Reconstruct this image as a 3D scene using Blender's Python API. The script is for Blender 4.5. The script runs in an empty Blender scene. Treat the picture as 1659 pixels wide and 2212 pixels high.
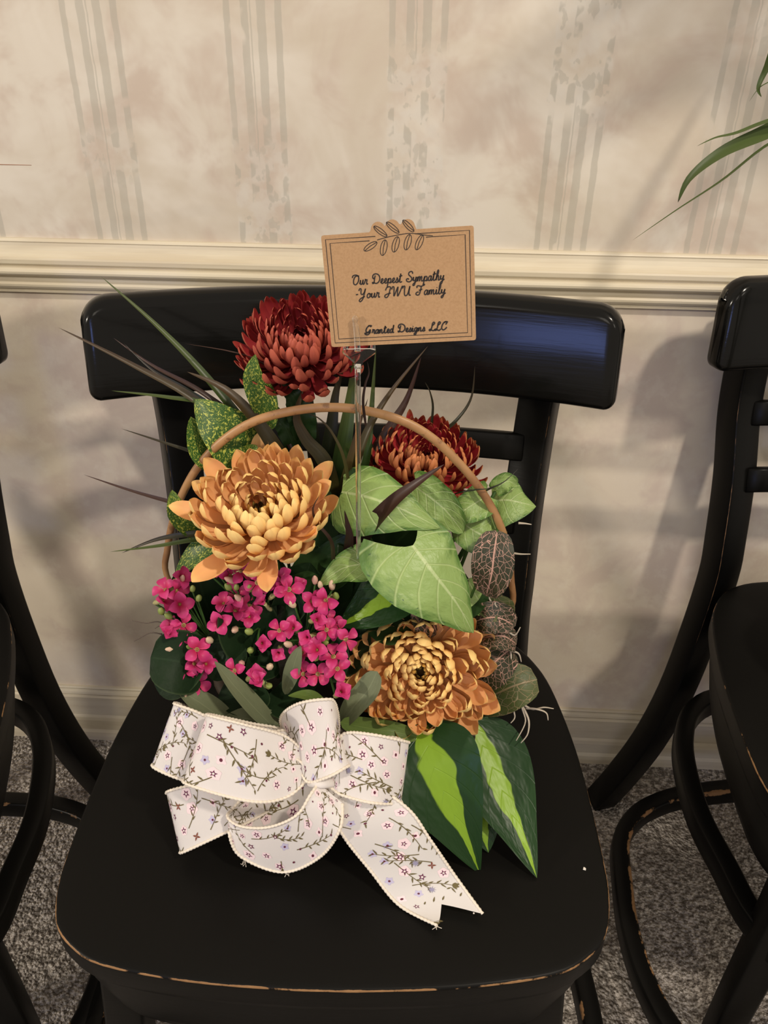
import bpy, math, random
import numpy as np
from mathutils import Vector, Matrix
random.seed(7)
R = math.radians
SC = bpy.context.scene
COL = SC.collection

# ---------------------------------------------------------------- camera
CAM_LOC = Vector((0.0, -0.945, 1.0234)); PITCH, YAW, ROLL = 0.5308, 0.04305, 0.01517
FPX, CX, CY, HPX = 1660.0, 829.5, 1106.0, 2212.0
fw = Vector((0, math.cos(PITCH), -math.sin(PITCH))); up = Vector((0, math.sin(PITCH), math.cos(PITCH))); rt = Vector((1, 0, 0))
mz = Matrix.Rotation(YAW, 3, 'Z'); fw, up, rt = mz @ fw, mz @ up, mz @ rt
rt, up = rt*math.cos(ROLL) + up*math.sin(ROLL), up*math.cos(ROLL) - rt*math.sin(ROLL)
cd = bpy.data.cameras.new('camera'); cam = bpy.data.objects.new('camera', cd); COL.objects.link(cam)
cd.sensor_fit = 'VERTICAL'; cd.sensor_height = 24.0; cd.lens = FPX/HPX*24.0; cd.clip_start = 0.01
m3 = Matrix((rt, up, -fw)).transposed()
cam.matrix_world = Matrix.Translation(CAM_LOC) @ m3.to_4x4()
SC.camera = cam

# ---------------------------------------------------------------- light and exposure
SC.view_settings.view_transform = 'Standard'; SC.view_settings.look = 'None'
SC.view_settings.exposure = 0.0; SC.view_settings.gamma = 1.0; SC.view_settings.use_curve_mapping = False
W = bpy.data.worlds.new('room_ambient'); SC.world = W; W.use_nodes = True
W.node_tree.nodes['Background'].inputs[0].default_value = (1.0, 0.90, 0.775, 1)
W.node_tree.nodes['Background'].inputs[1].default_value = 0.64
def lamp(name, kind, loc, energy, col, size=0.1, aim=None, **kw):
    l = bpy.data.lights.new(name, kind); l.energy = energy; l.color = col
    if kind == 'AREA':
        l.shape = kw.get('shape', 'DISK'); l.size = size
        if 'size_y' in kw: l.size_y = kw['size_y']
    else:
        l.shadow_soft_size = size
    o = bpy.data.objects.new(name, l); COL.objects.link(o); o.location = loc
    if aim is not None:
        o.rotation_euler = (Vector(aim)-Vector(loc)).to_track_quat('-Z', 'Y').to_euler()
    return o
lamp('table_lamp_light', 'POINT', (-4.3, -2.95, 2.25), 430, (1.0, 0.90, 0.755), 0.13)
lamp('soft_fill_light', 'AREA', (-0.3, -3.2, 2.3), 6, (1.0, 0.91, 0.79), 0.8, (0.0, -0.1, 0.4))  # unseen soft fill behind the camera, added to brighten the lower wall
lamp('soft_fill_light_right', 'AREA', (1.9, -2.9, 2.3), 7, (1.0, 0.91, 0.79), 0.7, (0.1, -0.1, 0.3))  # matching unseen fill, added from the right for the lower wall
lamp('ceiling_spot_light', 'POINT', (0.97, -1.42, 2.5), 112, (1.0, 0.89, 0.74), 0.075)
lamp('window_light', 'AREA', (-0.93, -3.2, 1.0), 7, (0.26, 0.38, 1.0), 0.55, (0.1, -0.2, 0.8), shape='RECTANGLE', size_y=0.4)

# ---------------------------------------------------------------- helpers
def at(px, py, Y):
    d = fw + rt*((px-CX)/FPX) - up*((py-CY)/FPX)
    return CAM_LOC + d*((Y-CAM_LOC.y)/d.y)
def atz(px, py, z):
    d = fw + rt*((px-CX)/FPX) - up*((py-CY)/FPX)
    return CAM_LOC + d*((z-CAM_LOC.z)/d.z)
def tag(o, label=None, cat=None, group=None, kind=None):
    if label: o['label'] = label
    if cat: o['category'] = cat
    if group: o['group'] = group
    if kind: o['kind'] = kind
    return o
def empty(name, loc=(0, 0, 0), rz=0.0):
    o = bpy.data.objects.new(name, None); COL.objects.link(o); o.location = loc; o.rotation_euler = (0, 0, rz); o.empty_display_size = 0.02
    return o
def link(name, me, parent=None, mat=None):
    o = bpy.data.objects.new(name, me); COL.objects.link(o)
    if mat is not None and not me.materials: me.materials.append(mat)
    if parent: o.parent = parent
    return o
def mesh(name, V, F, mat=None, smooth=True, uv=None, attr=None, mats=None, mi=None):
    me = bpy.data.meshes.new(name); me.from_pydata([tuple(v) for v in V], [], F)
    if mat: me.materials.append(mat)
    if mats:
        for m in mats: me.materials.append(m)
        me.polygons.foreach_set('material_index', mi)
    if smooth: me.polygons.foreach_set('use_smooth', [True]*len(me.polygons))
    if uv:
        ul = me.uv_layers.new(name='UVMap')
        idx = [0]*len(me.loops); me.loops.foreach_get('vertex_index', idx)
        ul.data.foreach_set('uv', [c for i in idx for c in uv[i]])
    if attr:
        a = me.attributes.new('wear', 'FLOAT', 'POINT'); a.data.foreach_set('value', attr)
    me.update(); return me
def obj(name, V, F, mat, parent=None, **k):
    o = link(name, mesh(name, V, F, mat, **k), parent)
    if parent and getattr(parent, 'type', '') == 'EMPTY' and k.get('world'): pass
    return o
def local(parent, P):
    """world points -> local points of an unrotated parent"""
    l = parent.location
    return [Vector(p)-l for p in P]
def cat_rom(P, n, closed=False):
    P = [np.array(p, float) for p in P]; m = len(P); out = []
    segs = m if closed else m-1
    for i in range(n + (0 if closed else 1)):
        t = i/n*segs; k = min(int(t), segs-1); f = t-k
        if closed: p0, p1, p2, p3 = P[(k-1) % m], P[k % m], P[(k+1) % m], P[(k+2) % m]
        else: p0, p1, p2, p3 = P[max(k-1, 0)], P[k], P[k+1], P[min(k+2, m-1)]
        out.append(.5*((2*p1)+(p2-p0)*f+(2*p0-5*p1+4*p2-p3)*f*f+(3*p1-p0-3*p2+p3)*f**3))
    return [Vector(o) if len(o) == 3 else tuple(o) for o in out]
def tangents(C, closed=False):
    n = len(C); T = []
    for i in range(n):
        a = C[(i-1) % n] if closed else C[max(i-1, 0)]; b = C[(i+1) % n] if closed else C[min(i+1, n-1)]
        T.append((b-a).normalized())
    return T
def sweep(C, sec, hint=Vector((0, 0, 1)), closed=False, scale=None, cap=True):
    """sweep a 2D section (a along side, b along normal); hint may be a vector or list"""
    T = tangents(C, closed); V = []; F = []; n = len(C); k = len(sec)
    for i in range(n):
        h = hint[i] if isinstance(hint, list) else hint
        S = T[i].cross(h).normalized(); N = S.cross(T[i]).normalized()
        s = scale[i] if scale else 1.0
        for a, b in sec: V.append(C[i]+S*a*s+N*b*s)
    for i in range(n if closed else n-1):
        j = (i+1) % n
        for q in range(k):
            r = (q+1) % k
            F.append((i*k+q, i*k+r, j*k+r, j*k+q))
    if cap and not closed:
        F.append(tuple(range(k))[::-1]); F.append(tuple((n-1)*k+q for q in range(k)))
    return V, F
def circ(r, k=8, ry=None):
    return [(r*math.cos(2*math.pi*i/k), (ry or r)*math.sin(2*math.pi*i/k)) for i in range(k)]
def rrect(a, b, c):
    """rounded (chamfered) rectangle section, half sizes a, b, chamfer c"""
    return [(a, -b+c), (a, b-c), (a-c*.3, b-c*.3), (a-c, b), (-a+c, b), (-a+c*.3, b-c*.3), (-a, b-c), (-a, -b+c), (-a+c*.3, -b+c*.3), (-a+c, -b), (a-c, -b), (a-c*.3, -b+c*.3)]
def tube(name, pts, r, mat, parent, n=16, k=7, taper=None, kind=None):
    C = cat_rom(pts, n); sc = [taper(i/n) for i in range(n+1)] if taper else None
    T = (C[-1]-C[0]).normalized(); h = Vector((0, 0, 1)) if abs(T.z) < .8 else Vector((0, 1, 0))
    V, F = sweep(C, circ(r, k), h, scale=sc)
    return obj(name, V, F, mat, parent)

# ---------------------------------------------------------------- material node kit
class NT:
    def __init__(s, name):
        s.mat = bpy.data.materials.new(name); s.mat.use_nodes = True; s.nt = s.mat.node_tree
        s.p = s.nt.nodes['Principled BSDF']; s.out = s.nt.nodes['Material Output']
    def new(s, t, **props):
        n = s.nt.nodes.new(t)
        for k, v in props.items(): setattr(n, k, v)
        return n
    def put(s, sock, v):
        if isinstance(v, bpy.types.NodeSocket): s.nt.links.new(v, sock)
        elif isinstance(v, (tuple, list)):
            sock.default_value = tuple(v)+(1,) if (len(v) == 3 and sock.type == 'RGBA') else v
        else: sock.default_value = v
    def m(s, op, a, b=0.0, c=0.0, clamp=False):
        n = s.new('ShaderNodeMath', operation=op, use_clamp=clamp)
        s.put(n.inputs[0], a); s.put(n.inputs[1], b); s.put(n.inputs[2], c); return n.outputs[0]
    def add(s, a, b): return s.m('ADD', a, b)
    def sub(s, a, b): return s.m('SUBTRACT', a, b)
    def mul(s, a, b): return s.m('MULTIPLY', a, b)
    def mx(s, a, b): return s.m('MAXIMUM', a, b)
    def mn(s, a, b): return s.m('MINIMUM', a, b)
    def ab(s, a): return s.m('ABSOLUTE', a)
    def step(s, x, lo, hi):
        n = s.new('ShaderNodeMapRange', interpolation_type='SMOOTHSTEP'); n.clamp = True
        s.put(n.inputs['Value'], x)
        rev = lo > hi
        n.inputs['From Min'].default_value = min(lo, hi); n.inputs['From Max'].default_value = max(lo, hi)
        n.inputs['To Min'].default_value = 1.0 if rev else 0.0; n.inputs['To Max'].default_value = 0.0 if rev else 1.0
        return n.outputs[0]
    def mix(s, f, a, b, blend='MIX'):
        n = s.new('ShaderNodeMix', data_type='RGBA', blend_type=blend)
        s.put(n.inputs['Factor'], f); s.put(n.inputs[6], a); s.put(n.inputs[7], b); return n.outputs[2]
    def coord(s, which='Object'):
        return s.new('ShaderNodeTexCoord').outputs[which]
    def xyz(s, v):
        n = s.new('ShaderNodeSeparateXYZ'); s.put(n.inputs[0], v); return n.outputs
    def vec(s, x, y, z):
        n = s.new('ShaderNodeCombineXYZ'); s.put(n.inputs[0], x); s.put(n.inputs[1], y); s.put(n.inputs[2], z); return n.outputs[0]
    def noise(s, v, scale, detail=3, rough=.5, dist=0.0):
        n = s.new('ShaderNodeTexNoise'); s.put(n.inputs['Vector'], v)
        n.inputs['Scale'].default_value = scale; n.inputs['Detail'].default_value = detail
        n.inputs['Roughness'].default_value = rough; n.inputs['Distortion'].default_value = dist; return n.outputs['Fac']
    def voro(s, v, scale, feature='F1', rand=1.0):
        n = s.new('ShaderNodeTexVoronoi', feature=feature); s.put(n.inputs['Vector'], v)
        n.inputs['Scale'].default_value = scale; n.inputs['Randomness'].default_value = rand; return n
    def bump(s, h, strength=.3, dist=.01):
        n = s.new('ShaderNodeBump'); s.put(n.inputs['Height'], h); n.inputs['Strength'].default_value = strength; n.inputs['Distance'].default_value = dist
        s.nt.links.new(n.outputs[0], s.p.inputs['Normal']); return n
    def attr(s, name):
        return s.new('ShaderNodeAttribute', attribute_name=name).outputs['Fac']
    def rnd(s): return s.new('ShaderNodeObjectInfo').outputs['Random']
    def back(s): return s.new('ShaderNodeNewGeometry').outputs['Backfacing']
    def fin(s, col, rough=.5, spec=.5, coat=0.0, metal=0.0, sss=0.0):
        s.put(s.p.inputs['Base Color'], col); s.put(s.p.inputs['Roughness'], rough)
        s.p.inputs['Specular IOR Level'].default_value = spec; s.p.inputs['Coat Weight'].default_value = coat; s.p.inputs['Coat Roughness'].default_value = .06
        s.p.inputs['Metallic'].default_value = metal
        if sss:
            s.p.inputs['Subsurface Weight'].default_value = sss; s.p.inputs['Subsurface Radius'].default_value = (.006, .004, .002)
        return s.mat
def srgb(r, g, b):
    f = lambda c: (c/255/12.92) if c/255 <= .04045 else ((c/255+.055)/1.055)**2.4
    return (f(r), f(g), f(b))

# ---------------------------------------------------------------- setting materials
def m_wallpaper():
    s = NT('painted_wallpaper'); x, y, z = s.xyz(s.coord('Object')); P = s.vec(x, 0.0, z)
    n1 = s.noise(P, 5.5, 4, .6, .7); n2 = s.noise(s.vec(x, 3.3, z), 11, 4, .6, .4); n3 = s.noise(s.vec(x, 7.7, z), 42, 3, .6)
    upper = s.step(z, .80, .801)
    cream, pink, pale = (.560, .490, .395), (.510, .415, .340), (.665, .61, .525)  # upper tones darkened in the colour to offset the stronger light up here
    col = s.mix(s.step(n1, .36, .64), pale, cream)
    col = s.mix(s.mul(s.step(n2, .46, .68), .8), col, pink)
    low = s.mix(s.step(n2, .40, .62), (.735, .645, .525), (.65, .545, .46))  # lower wall: pinker mottle, painted lighter to make up for missing light
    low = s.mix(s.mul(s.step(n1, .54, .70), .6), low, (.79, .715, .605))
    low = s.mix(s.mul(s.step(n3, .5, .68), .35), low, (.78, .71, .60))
    # painted fluted columns
    wob = s.mul(s.sub(s.noise(P, 60, 2), .5), .0028)
    k = s.m('DIVIDE', s.add(s.add(x, wob), .3596), .1736)
    cell = s.m('FLOOR', s.add(k, .5)); d = s.mul(s.sub(s.sub(s.add(k, .5), cell), .5), .1736)
    ph = s.mul(cell, 7.31)
    ivyn = s.noise(s.vec(ph, s.mul(cell, 1.7), z), 5.2, 1, .4)
    ivy = s.step(ivyn, .50, .58)                         # stretches where foliage covers the flutes
    lines = None
    for i, (c, hw) in enumerate([(-.0273, .0033), (-.0085, .0041), (-.002, .0007), (.009, .0046), (.027, .0036)]):
        b = s.step(s.ab(s.sub(d, c)), hw+.0006, hw-.0006)
        brk = s.noise(s.vec(s.add(s.mul(x, 1.2), ph), c*900, z), 20, 2, .55)
        if i == 2: b = s.mul(b, s.step(ivyn, .60, .56))
        else: b = s.mul(b, s.mul(s.step(brk, .33, .38), s.sub(1.0, s.mul(ivy, s.step(s.noise(s.vec(x, c*50, z), 48, 2), .40, .47)))))
        lines = b if lines is None else s.mx(lines, b)
    inside = s.step(s.ab(d), .034, .030)
    dap = s.mul(s.mul(s.step(s.noise(s.vec(s.add(x, ph), 9.1, s.mul(z, .7)), 95, 2, .5), .585, .64), ivy), inside)
    veil = s.mul(inside, s.mul(s.step(s.noise(s.vec(x, 4.4, z), 45, 3), .42, .6), s.add(.25, s.mul(ivy, .5))))
    c2 = s.mix(s.mul(veil, .55), col, (.63, .60, .54))
    c2 = s.mix(s.mul(s.mx(lines, s.mul(dap, .75)), .50), c2, (.37, .35, .29))
    s.bump(s.noise(P, 220, 3), .08, .002)
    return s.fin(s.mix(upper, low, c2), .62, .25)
def m_trim():
    s = NT('cream_trim_paint'); c = s.coord('Object'); x, y, z = s.xyz(c)
    n = s.noise(s.vec(s.mul(x, .25), y, s.mul(z, 3.0)), 18, 4, .6)
    return s.fin(s.mix(s.step(n, .35, .7), (.68, .61, .475), (.585, .505, .375)), .45, .4)
def m_carpet():
    s = NT('grey_brown_carpet'); c = s.coord('Object')
    v = s.voro(c, 220); n = s.noise(c, 105, 3, .7); n2 = s.noise(c, 9, 2)
    col = s.mix(s.step(n, .38, .66), (.17, .147, .125), (.66, .60, .54))
    col = s.mix(s.mul(s.step(s.noise(c, 210, 2), .60, .72), .7), col, (.80, .75, .69))
    col = s.mix(s.mul(s.step(n2, .4, .65), .25), col, (.15, .12, .10))
    s.bump(s.add(n, s.mul(v.outputs['Distance'], -.8)), 1.0, .008)
    return s.fin(col, .95, .1)
M_WALL, M_TRIM, M_CARPET = m_wallpaper(), m_trim(), m_carpet()

# ---------------------------------------------------------------- setting
def box(name, x0, x1, y0, y1, z0, z1, mat, parent=None):
    V = [(x, y, z) for x in (x0, x1) for y in (y0, y1) for z in (z0, z1)]
    F = [(0, 1, 3, 2), (4, 6, 7, 5), (0, 4, 5, 1), (2, 3, 7, 6), (0, 2, 6, 4), (1, 5, 7, 3)]
    return obj(name, V, F, mat, parent, smooth=False)
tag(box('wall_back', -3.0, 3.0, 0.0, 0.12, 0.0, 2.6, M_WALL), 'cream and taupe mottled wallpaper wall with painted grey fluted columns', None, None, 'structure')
tag(box('floor', -3.0, 3.0, -4.0, 0.0, -0.05, 0.0, M_CARPET), 'dark grey-brown flecked carpet floor under the chairs', None, None, 'structure')
def moulding(name, prof, label):
    V = []; F = []; k = len(prof)
    for x in (-3.0, 3.0):
        for (y, z) in prof: V.append((x, y, z))
    for i in range(k): j = (i+1) % k; F.append((i, j, k+j, k+i))
    F += [tuple(range(k))[::-1], tuple(range(k, 2*k))]
    return tag(obj(name, V, F, M_TRIM, None, smooth=False), label, None, None, 'structure')
moulding('trim_1', [(0, .834), (-.005, .834), (-.0075, .8325), (-.0085, .831), (-.0075, .8295), (-.008, .826), (-.010, .821), (-.0135, .817), (-.0165, .815), (-.019, .814), (-.020, .812), (-.020, .8075), (-.019, .806), (-.0165, .805), (-.0165, .8035), (-.0205, .8025), (-.0225, .801), (-.0235, .7985), (-.023, .796), (-.021, .794), (-.016, .792), (-.0125, .7905), (-.011, .7885), (-.0115, .786), (-.0135, .784), (-.015, .7815), (-.0145, .779), (-.0125, .7765), (-.0105, .775), (-.0075, .7745), (-.0075, .773), (-.009, .772), (-.0085, .7705), (-.006, .7695), (0, .7695)], 'cream stepped chair-rail moulding running along the wall behind the chairs')
moulding('baseboard_back', [(0, .108), (-.004, .108), (-.006, .106), (-.0045, .103), (-.008, .1), (-.0095, .0965), (-.008, .0935), (-.012, .091), (-.012, .052), (-.0145, .048), (-.016, .042), (-.016, .022), (-.019, .017), (-.020, .01), (-.020, 0), (0, 0)], 'cream painted baseboard along the foot of the wall')

# ---------------------------------------------------------------- chairs
def m_lacquer(name, rough, worn=True, coat=0.0, spec=.5):
    s = NT(name); c = s.coord('Object'); x, y, z = s.xyz(c)
    base = (.0045, .0042, .0036)
    col = base
    if worn:
        w = s.attr('wear'); n = s.noise(c, 55, 4, .65); n2 = s.noise(c, 9, 2)
        f = s.step(s.add(s.mul(w, 1.0), s.add(s.mul(n, .6), s.mul(n2, .8))), 1.60, 1.66)
        wood = s.mix(s.noise(c, 120, 3), (.36, .20, .09), (.17, .09, .04))
        col = s.mix(f, base, wood)
    g = s.noise(s.vec(s.mul(x, 6), s.mul(y, 30), s.mul(z, 220)), 1.0, 3, .6)
    s.bump(g, .05, .002)
    return s.fin(col, rough, spec, coat)
M_RAIL = m_lacquer('glossy_black_lacquer', .16, True, .06, .18)
M_SEAT = m_lacquer('satin_black_paint', .42, True, 0.0, .12)
M_LEG = m_lacquer('black_leg_paint', .36, True, 0.0, .14)
HALF = [(0, -.2095), (.033, -.209), (.100, -.205), (.165, -.195), (.193, -.182), (.211, -.164), (.221, -.134), (.2245, -.097), (.226, -.025), (.224, .035), (.2155, .105), (.203, .145), (.182, .178), (.145, .202), (.08, .215), (0, .219)]
OUT = cat_rom(HALF + [(-x, y) for x, y in HALF[-2:0:-1]], 120, True)
def chair(loc, rz):
    root = empty('bistro_chair', (loc[0], loc[1], 0), rz)
    # seat: rounded board, wear on the top edge
    prof = [(.0, .016, 0), (.45, .0085, 0), (.80, .0035, 0), (.93, .0008, 0.0), (.975, 0, .0), (.990, -.0003, .45), (.998, -.0010, 1.0), (1.0, -.0024, 1.0), (1.0, -.0042, .1), (1.0, -.022, 0), (.985, -.032, 0), (.955, -.034, 0), (0, -.034, 0)]
    V, F, A = [], [], []; n = len(OUT)
    for s, dz, w in prof:
        for x, y in OUT:
            dd = -.0 if s > .9 else -min(dz, .004)
            V.append((x*s, y*s, .45 + (dz if s > .9 else 0))); A.append(w*(1.0 if y < -.1 else .88))
    for i in range(len(prof)-1):
        for q in range(n):
            r = (q+1) % n; F.append((i*n+q, i*n+r, (i+1)*n+r, (i+1)*n+q))
    obj('seat', V, F, M_SEAT, root, attr=A)
    # apron under the seat
    V, F = [], []
    for s, z in [(.975, .418), (.955, .385), (.925, .352), (.91, .340), (.87, .338), (.86, .345), (.86, .417)]:
        V += [(x*s, y*s, z) for x, y in OUT]
    for i in range(6):
        for q in range(n):
            r = (q+1) % n; F.append((i*n+q, i*n+r, (i+1)*n+r, (i+1)*n+q))
    obj('apron', V, F, M_SEAT, root)
    # curved top rail: rounded corners and soft edges
    V, F, A = [], [], []
    HX, h, t, rc = .260, .0485, .0155, .026
    us = sorted(set([round(x, 5) for x in np.linspace(-.88, .88, 33)] + [sg*(1-(rc*(1-math.cos(q))+.0002)/HX) for q in np.linspace(0, math.pi/2, 12) for sg in (-1, 1)]))
    k = 0
    for u in us:
        dd = HX*(1-abs(u)); drop = rc-math.sqrt(max(0.0, rc*rc-max(0.0, rc-dd)**2))
        rb_ = .010; dropb = rb_-math.sqrt(max(0.0, rb_*rb_-max(0.0, rb_-dd)**2))
        zt, zb = h-drop, -h+dropb*.9
        tt = t*(.35+.65*math.sqrt(max(0.0, 1-max(0.0, 1-dd/.012)**2)))
        yf = .257 - .049*u*u; tx, ty = 1/math.hypot(1, .377*u), -.377*u/math.hypot(1, .377*u)
        sec = []
        for a0, cx, cz, rr in [(0, tt-.012, zt-.012, .012), (90, -(tt-.013), zt-.013, .013), (180, -(tt-.007), zb+.007, .007), (270, tt-.007, zb+.007, .007)]:
            for q in range(6):
                a = R(a0+q*18); sec.append((cx+rr*math.cos(a), cz+rr*math.sin(a)))
        k = len(sec)
        for (d, z) in sec:
            V.append((HX*u+ty*d, yf-tx*d+.15*z, .779+z+.002*(1-u*u))); A.append(.5 if abs(u) > .93 and z < -.04 else 0)
    nx = len(us)-1
    for i in range(nx):
        for q in range(k):
            r = (q+1) % k; F.append((i*k+q, (i+1)*k+q, (i+1)*k+r, i*k+r))
    F += [tuple(range(k)), tuple(nx*k+q for q in range(k))[::-1]]
    obj('top_rail', V, F, M_RAIL, root, attr=A)
    # rear posts that run down into splayed legs
    for sgn in (-1, 1):
        P = [(.201, .262, .80), (.200, .266, .745), (.198, .268, .70), (.195, .262, .65), (.189, .240, .58), (.186, .220, .50), (.185, .212, .45), (.190, .208, .36), (.201, .204, .25), (.220, .204, .15), (.246, .206, .065), (.270, .209, .0)]
        C = [Vector((x*sgn, y, z)) for x, y, z in cat_rom(P, 44)]
        th = R(28); front = Vector((-sgn*math.sin(th), -math.cos(th), 0))
        sec = rrect(.0190, .0175, .0030)
        V, F = sweep(C, sec, front)
        A = []
        for c in C:
            for a, b in sec: A.append((1.0 if (b > .011 and (a*(-sgn) > .012)) else 0)*(1.0 if .38 < c.z < .72 else .6))
        # side vector orientation: mark the front outer edge
        T0 = (C[1]-C[0]).normalized(); S0 = T0.cross(front)
        outer = Vector((sgn*math.cos(th), -math.sin(th), 0)); so = 1 if S0.dot(outer) > 0 else -1
        A = []
        for c in C:
            for a, b in sec: A.append((.95 if (.0155 < b < .0172 and a*so > .0172) else 0)*(1.0 if .36 < c.z < .70 else .5))
        obj('rear_leg', V, F, M_LEG, root, attr=A)
    # ladder slats
    for z, y, hw in ((.660, .262, .184), (.582, .236, .178)):
        C = [Vector((hw*u, y-.018*u*u+.012, z)) for u in np.linspace(-1, 1, 17)]
        V, F = sweep(C, rrect(.007, .0155, .003), Vector((0, 0.25, 1)))
        obj('slat', V, F, M_LEG, root)
    # front legs
    for sgn in (-1, 1):
        C = cat_rom([(.168*sgn, -.150, .42), (.178*sgn, -.163, .28), (.188*sgn, -.172, .14), (.195*sgn, -.180, 0)], 14)
        V, F = sweep(C, rrect(.018, .017, .004), Vector((0, 1, 0)), scale=[1-.2*i/14 for i in range(15)])
        obj('front_leg', V, F, M_LEG, root)
    # two bentwood hoops between the legs
    for z, H, w in ((.265, [(0, .186), (.08, .185), (.152, .178), (.195, .142), (.215, .090), (.221, .035), (.218, -.03), (.204, -.09), (.188, -.15), (.15, -.195), (.07, -.212), (0, -.215)], .0), (.095, [(0, .184), (.08, .178), (.165, .153), (.21, .131), (.245, .102), (.270, .057), (.275, -.005), (.275, -.07), (.263, -.135), (.235, -.19), (.17, -.23), (.08, -.245), (0, -.248)], .9)):
        L = H + [(-x, y) for x, y in H[-2:0:-1]]
        C = [Vector((x, y, z)) for x, y in cat_rom(L, 96, True)]
        sec = rrect(.0115, .014, .003)
        V, F = sweep(C, sec, Vector((0, 0, 1)), closed=True)
        A = [(w if (b > .009 and a > .007) else 0) for c in C for a, b in sec]
        obj('hoop_stretcher', V, F, M_LEG, root, attr=A)
    return root
def copy_tree(o, parent=None):
    c = o.copy(); COL.objects.link(c); c.parent = parent
    for ch in list(o.children): copy_tree(ch, c)
    return c
G_CH = 'black bistro chairs along the wall'
ch0 = chair((-.057, -.437), R(2.0))
tag(ch0, 'black wooden bistro chair with worn seat edge holding the flower basket', 'chair', G_CH)
ch1 = copy_tree(ch0); ch1.location = (.567, -.327, 0); ch1.rotation_euler = (0, 0, R(-5.2)); tag(ch1, 'empty black wooden chair cut off by the right edge of the photo', 'chair', G_CH)
ch2 = copy_tree(ch0); ch2.location = (-.634, -.430, 0); ch2.rotation_euler = (0, 0, R(18.5)); tag(ch2, 'black wooden chair mostly cut off by the left edge of the photo', 'chair', G_CH)
# crumb on the seat
p = atz(1262, 1877, .4512)
obj0 = obj('paper_crumb', [p+Vector(v) for v in [(-.0012, -.0008, 0), (.0010, -.0014, 0), (.0016, .0004, 0), (-.0004, .0016, 0), (-.0009, -.0004, .001), (.0009, -.0009, .0012), (.0010, .0004, .001), (-.0002, .0011, .0009)]], [(3, 2, 1, 0), (4, 5, 6, 7), (0, 1, 5, 4), (1, 2, 6, 5), (2, 3, 7, 6), (3, 0, 4, 7)], NT('white_paper').fin((.75, .7, .62), .8), None, smooth=False)
tag(obj0, 'tiny pale paper crumb lying on the black seat', 'crumb')

# ---------------------------------------------------------------- basket
def m_rattan():
    s = NT('rattan_cane'); c = s.coord('Object'); x, y, z = s.xyz(c)
    n = s.noise(c, 90, 4, .6); n2 = s.noise(s.vec(s.mul(x, .4), y, s.mul(z, .4)), 60, 3)
    col = s.mix(s.step(n2, .4, .62), (.40, .215, .088), (.27, .13, .052))
    col = s.mix(s.mul(s.step(n, .56, .68), .7), col, (.13, .055, .022))
    return s.fin(col, .42, .5)
M_RATTAN = m_rattan()
s_ = NT('dark_wicker'); M_WICKER = s_.fin(s_.mix(s_.noise(s_.coord(), 90), (.05, .028, .014), (.018, .011, .007)), .55)
s_ = NT('potting_moss'); M_SOIL = s_.fin(s_.mix(s_.noise(s_.coord(), 80), (.02, .018, .008), (.008, .006, .004)), .95)
BX, BY = -.064, -.415
bas = empty('flower_basket', (BX, BY, .4515)); tag(bas, 'low dark wicker basket with tall thin rattan hoop handle', 'basket')
def ell(rx, ry, z, n=64, wob=0.0, ph=0):
    return [Vector((rx*math.cos(2*math.pi*i/n)*(1+wob*(1 if (i//2+ph) % 2 else -1)), ry*math.sin(2*math.pi*i/n)*(1+wob*(1 if (i//2+ph) % 2 else -1)), z)) for i in range(n)]
for k in range(12):
    z = .006+k*.0068; f = k/11
    V, F = sweep(ell(.080+.024*f, .052+.014*f, z, 64, .014, k), circ(.0042, 6), closed=True)
    obj('wicker_strand', V, F, M_WICKER, bas)
V, F = sweep(ell(.107, .068, .086), circ(.006, 8), closed=True); obj('rim', V, F, M_WICKER, bas)
V = [Vector((0, 0, .003))]+[Vector((.078*math.cos(a), .054*math.sin(a), .003)) for a in np.linspace(0, 2*math.pi, 33)[:-1]]
obj('base', V, [(0, 1+i, 1+(i+1) % 32) for i in range(32)], M_WICKER, bas)
V = [Vector((0, 0, .094))]; F = []
for j, rr in enumerate((.4, .75, 1.0)):
    V += [Vector((0.100*rr*math.cos(a), .062*rr*math.sin(a), .094-.012*rr*rr+random.uniform(-.002, .002))) for a in np.linspace(0, 2*math.pi, 33)[:-1]]
F = [(0, 1+i, 1+(i+1) % 32) for i in range(32)]
for j in range(2):
    for i in range(32): a, b = 1+j*32+i, 1+j*32+(i+1) % 32; F.append((a, a+32, b+32, b))
obj('moss_top', V, F, M_SOIL, bas)
HY = -.40
hp = [(372, 1330), (363, 1250), (362, 1185), (377, 1112), (400, 1055), (432, 1003), (480, 953), (545, 912), (625, 889), (715, 880), (800, 889), (880, 914), (942, 953), (1000, 1010), (1042, 1064), (1076, 1124), (1096, 1185), (1104, 1250), (1101, 1320), (1092, 1400)]
hpts = [Vector((BX-.104, BY, .534)), Vector((BX-.122, (BY+HY)/2, .57))] + [at(x, y, HY) for x, y in hp[1:-1]] + [Vector((BX+.122, (BY+HY)/2, .57)), Vector((BX+.104, BY, .534))]
C = cat_rom(hpts, 110); C = [c-bas.location for c in C]
V, F = sweep(C, circ(.0031, 8, .0022), Vector((0, 1, 0)), scale=[.72+.5*math.sin(math.pi*i/110) for i in range(111)])
obj('handle', V, F, M_RATTAN, bas)

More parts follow.
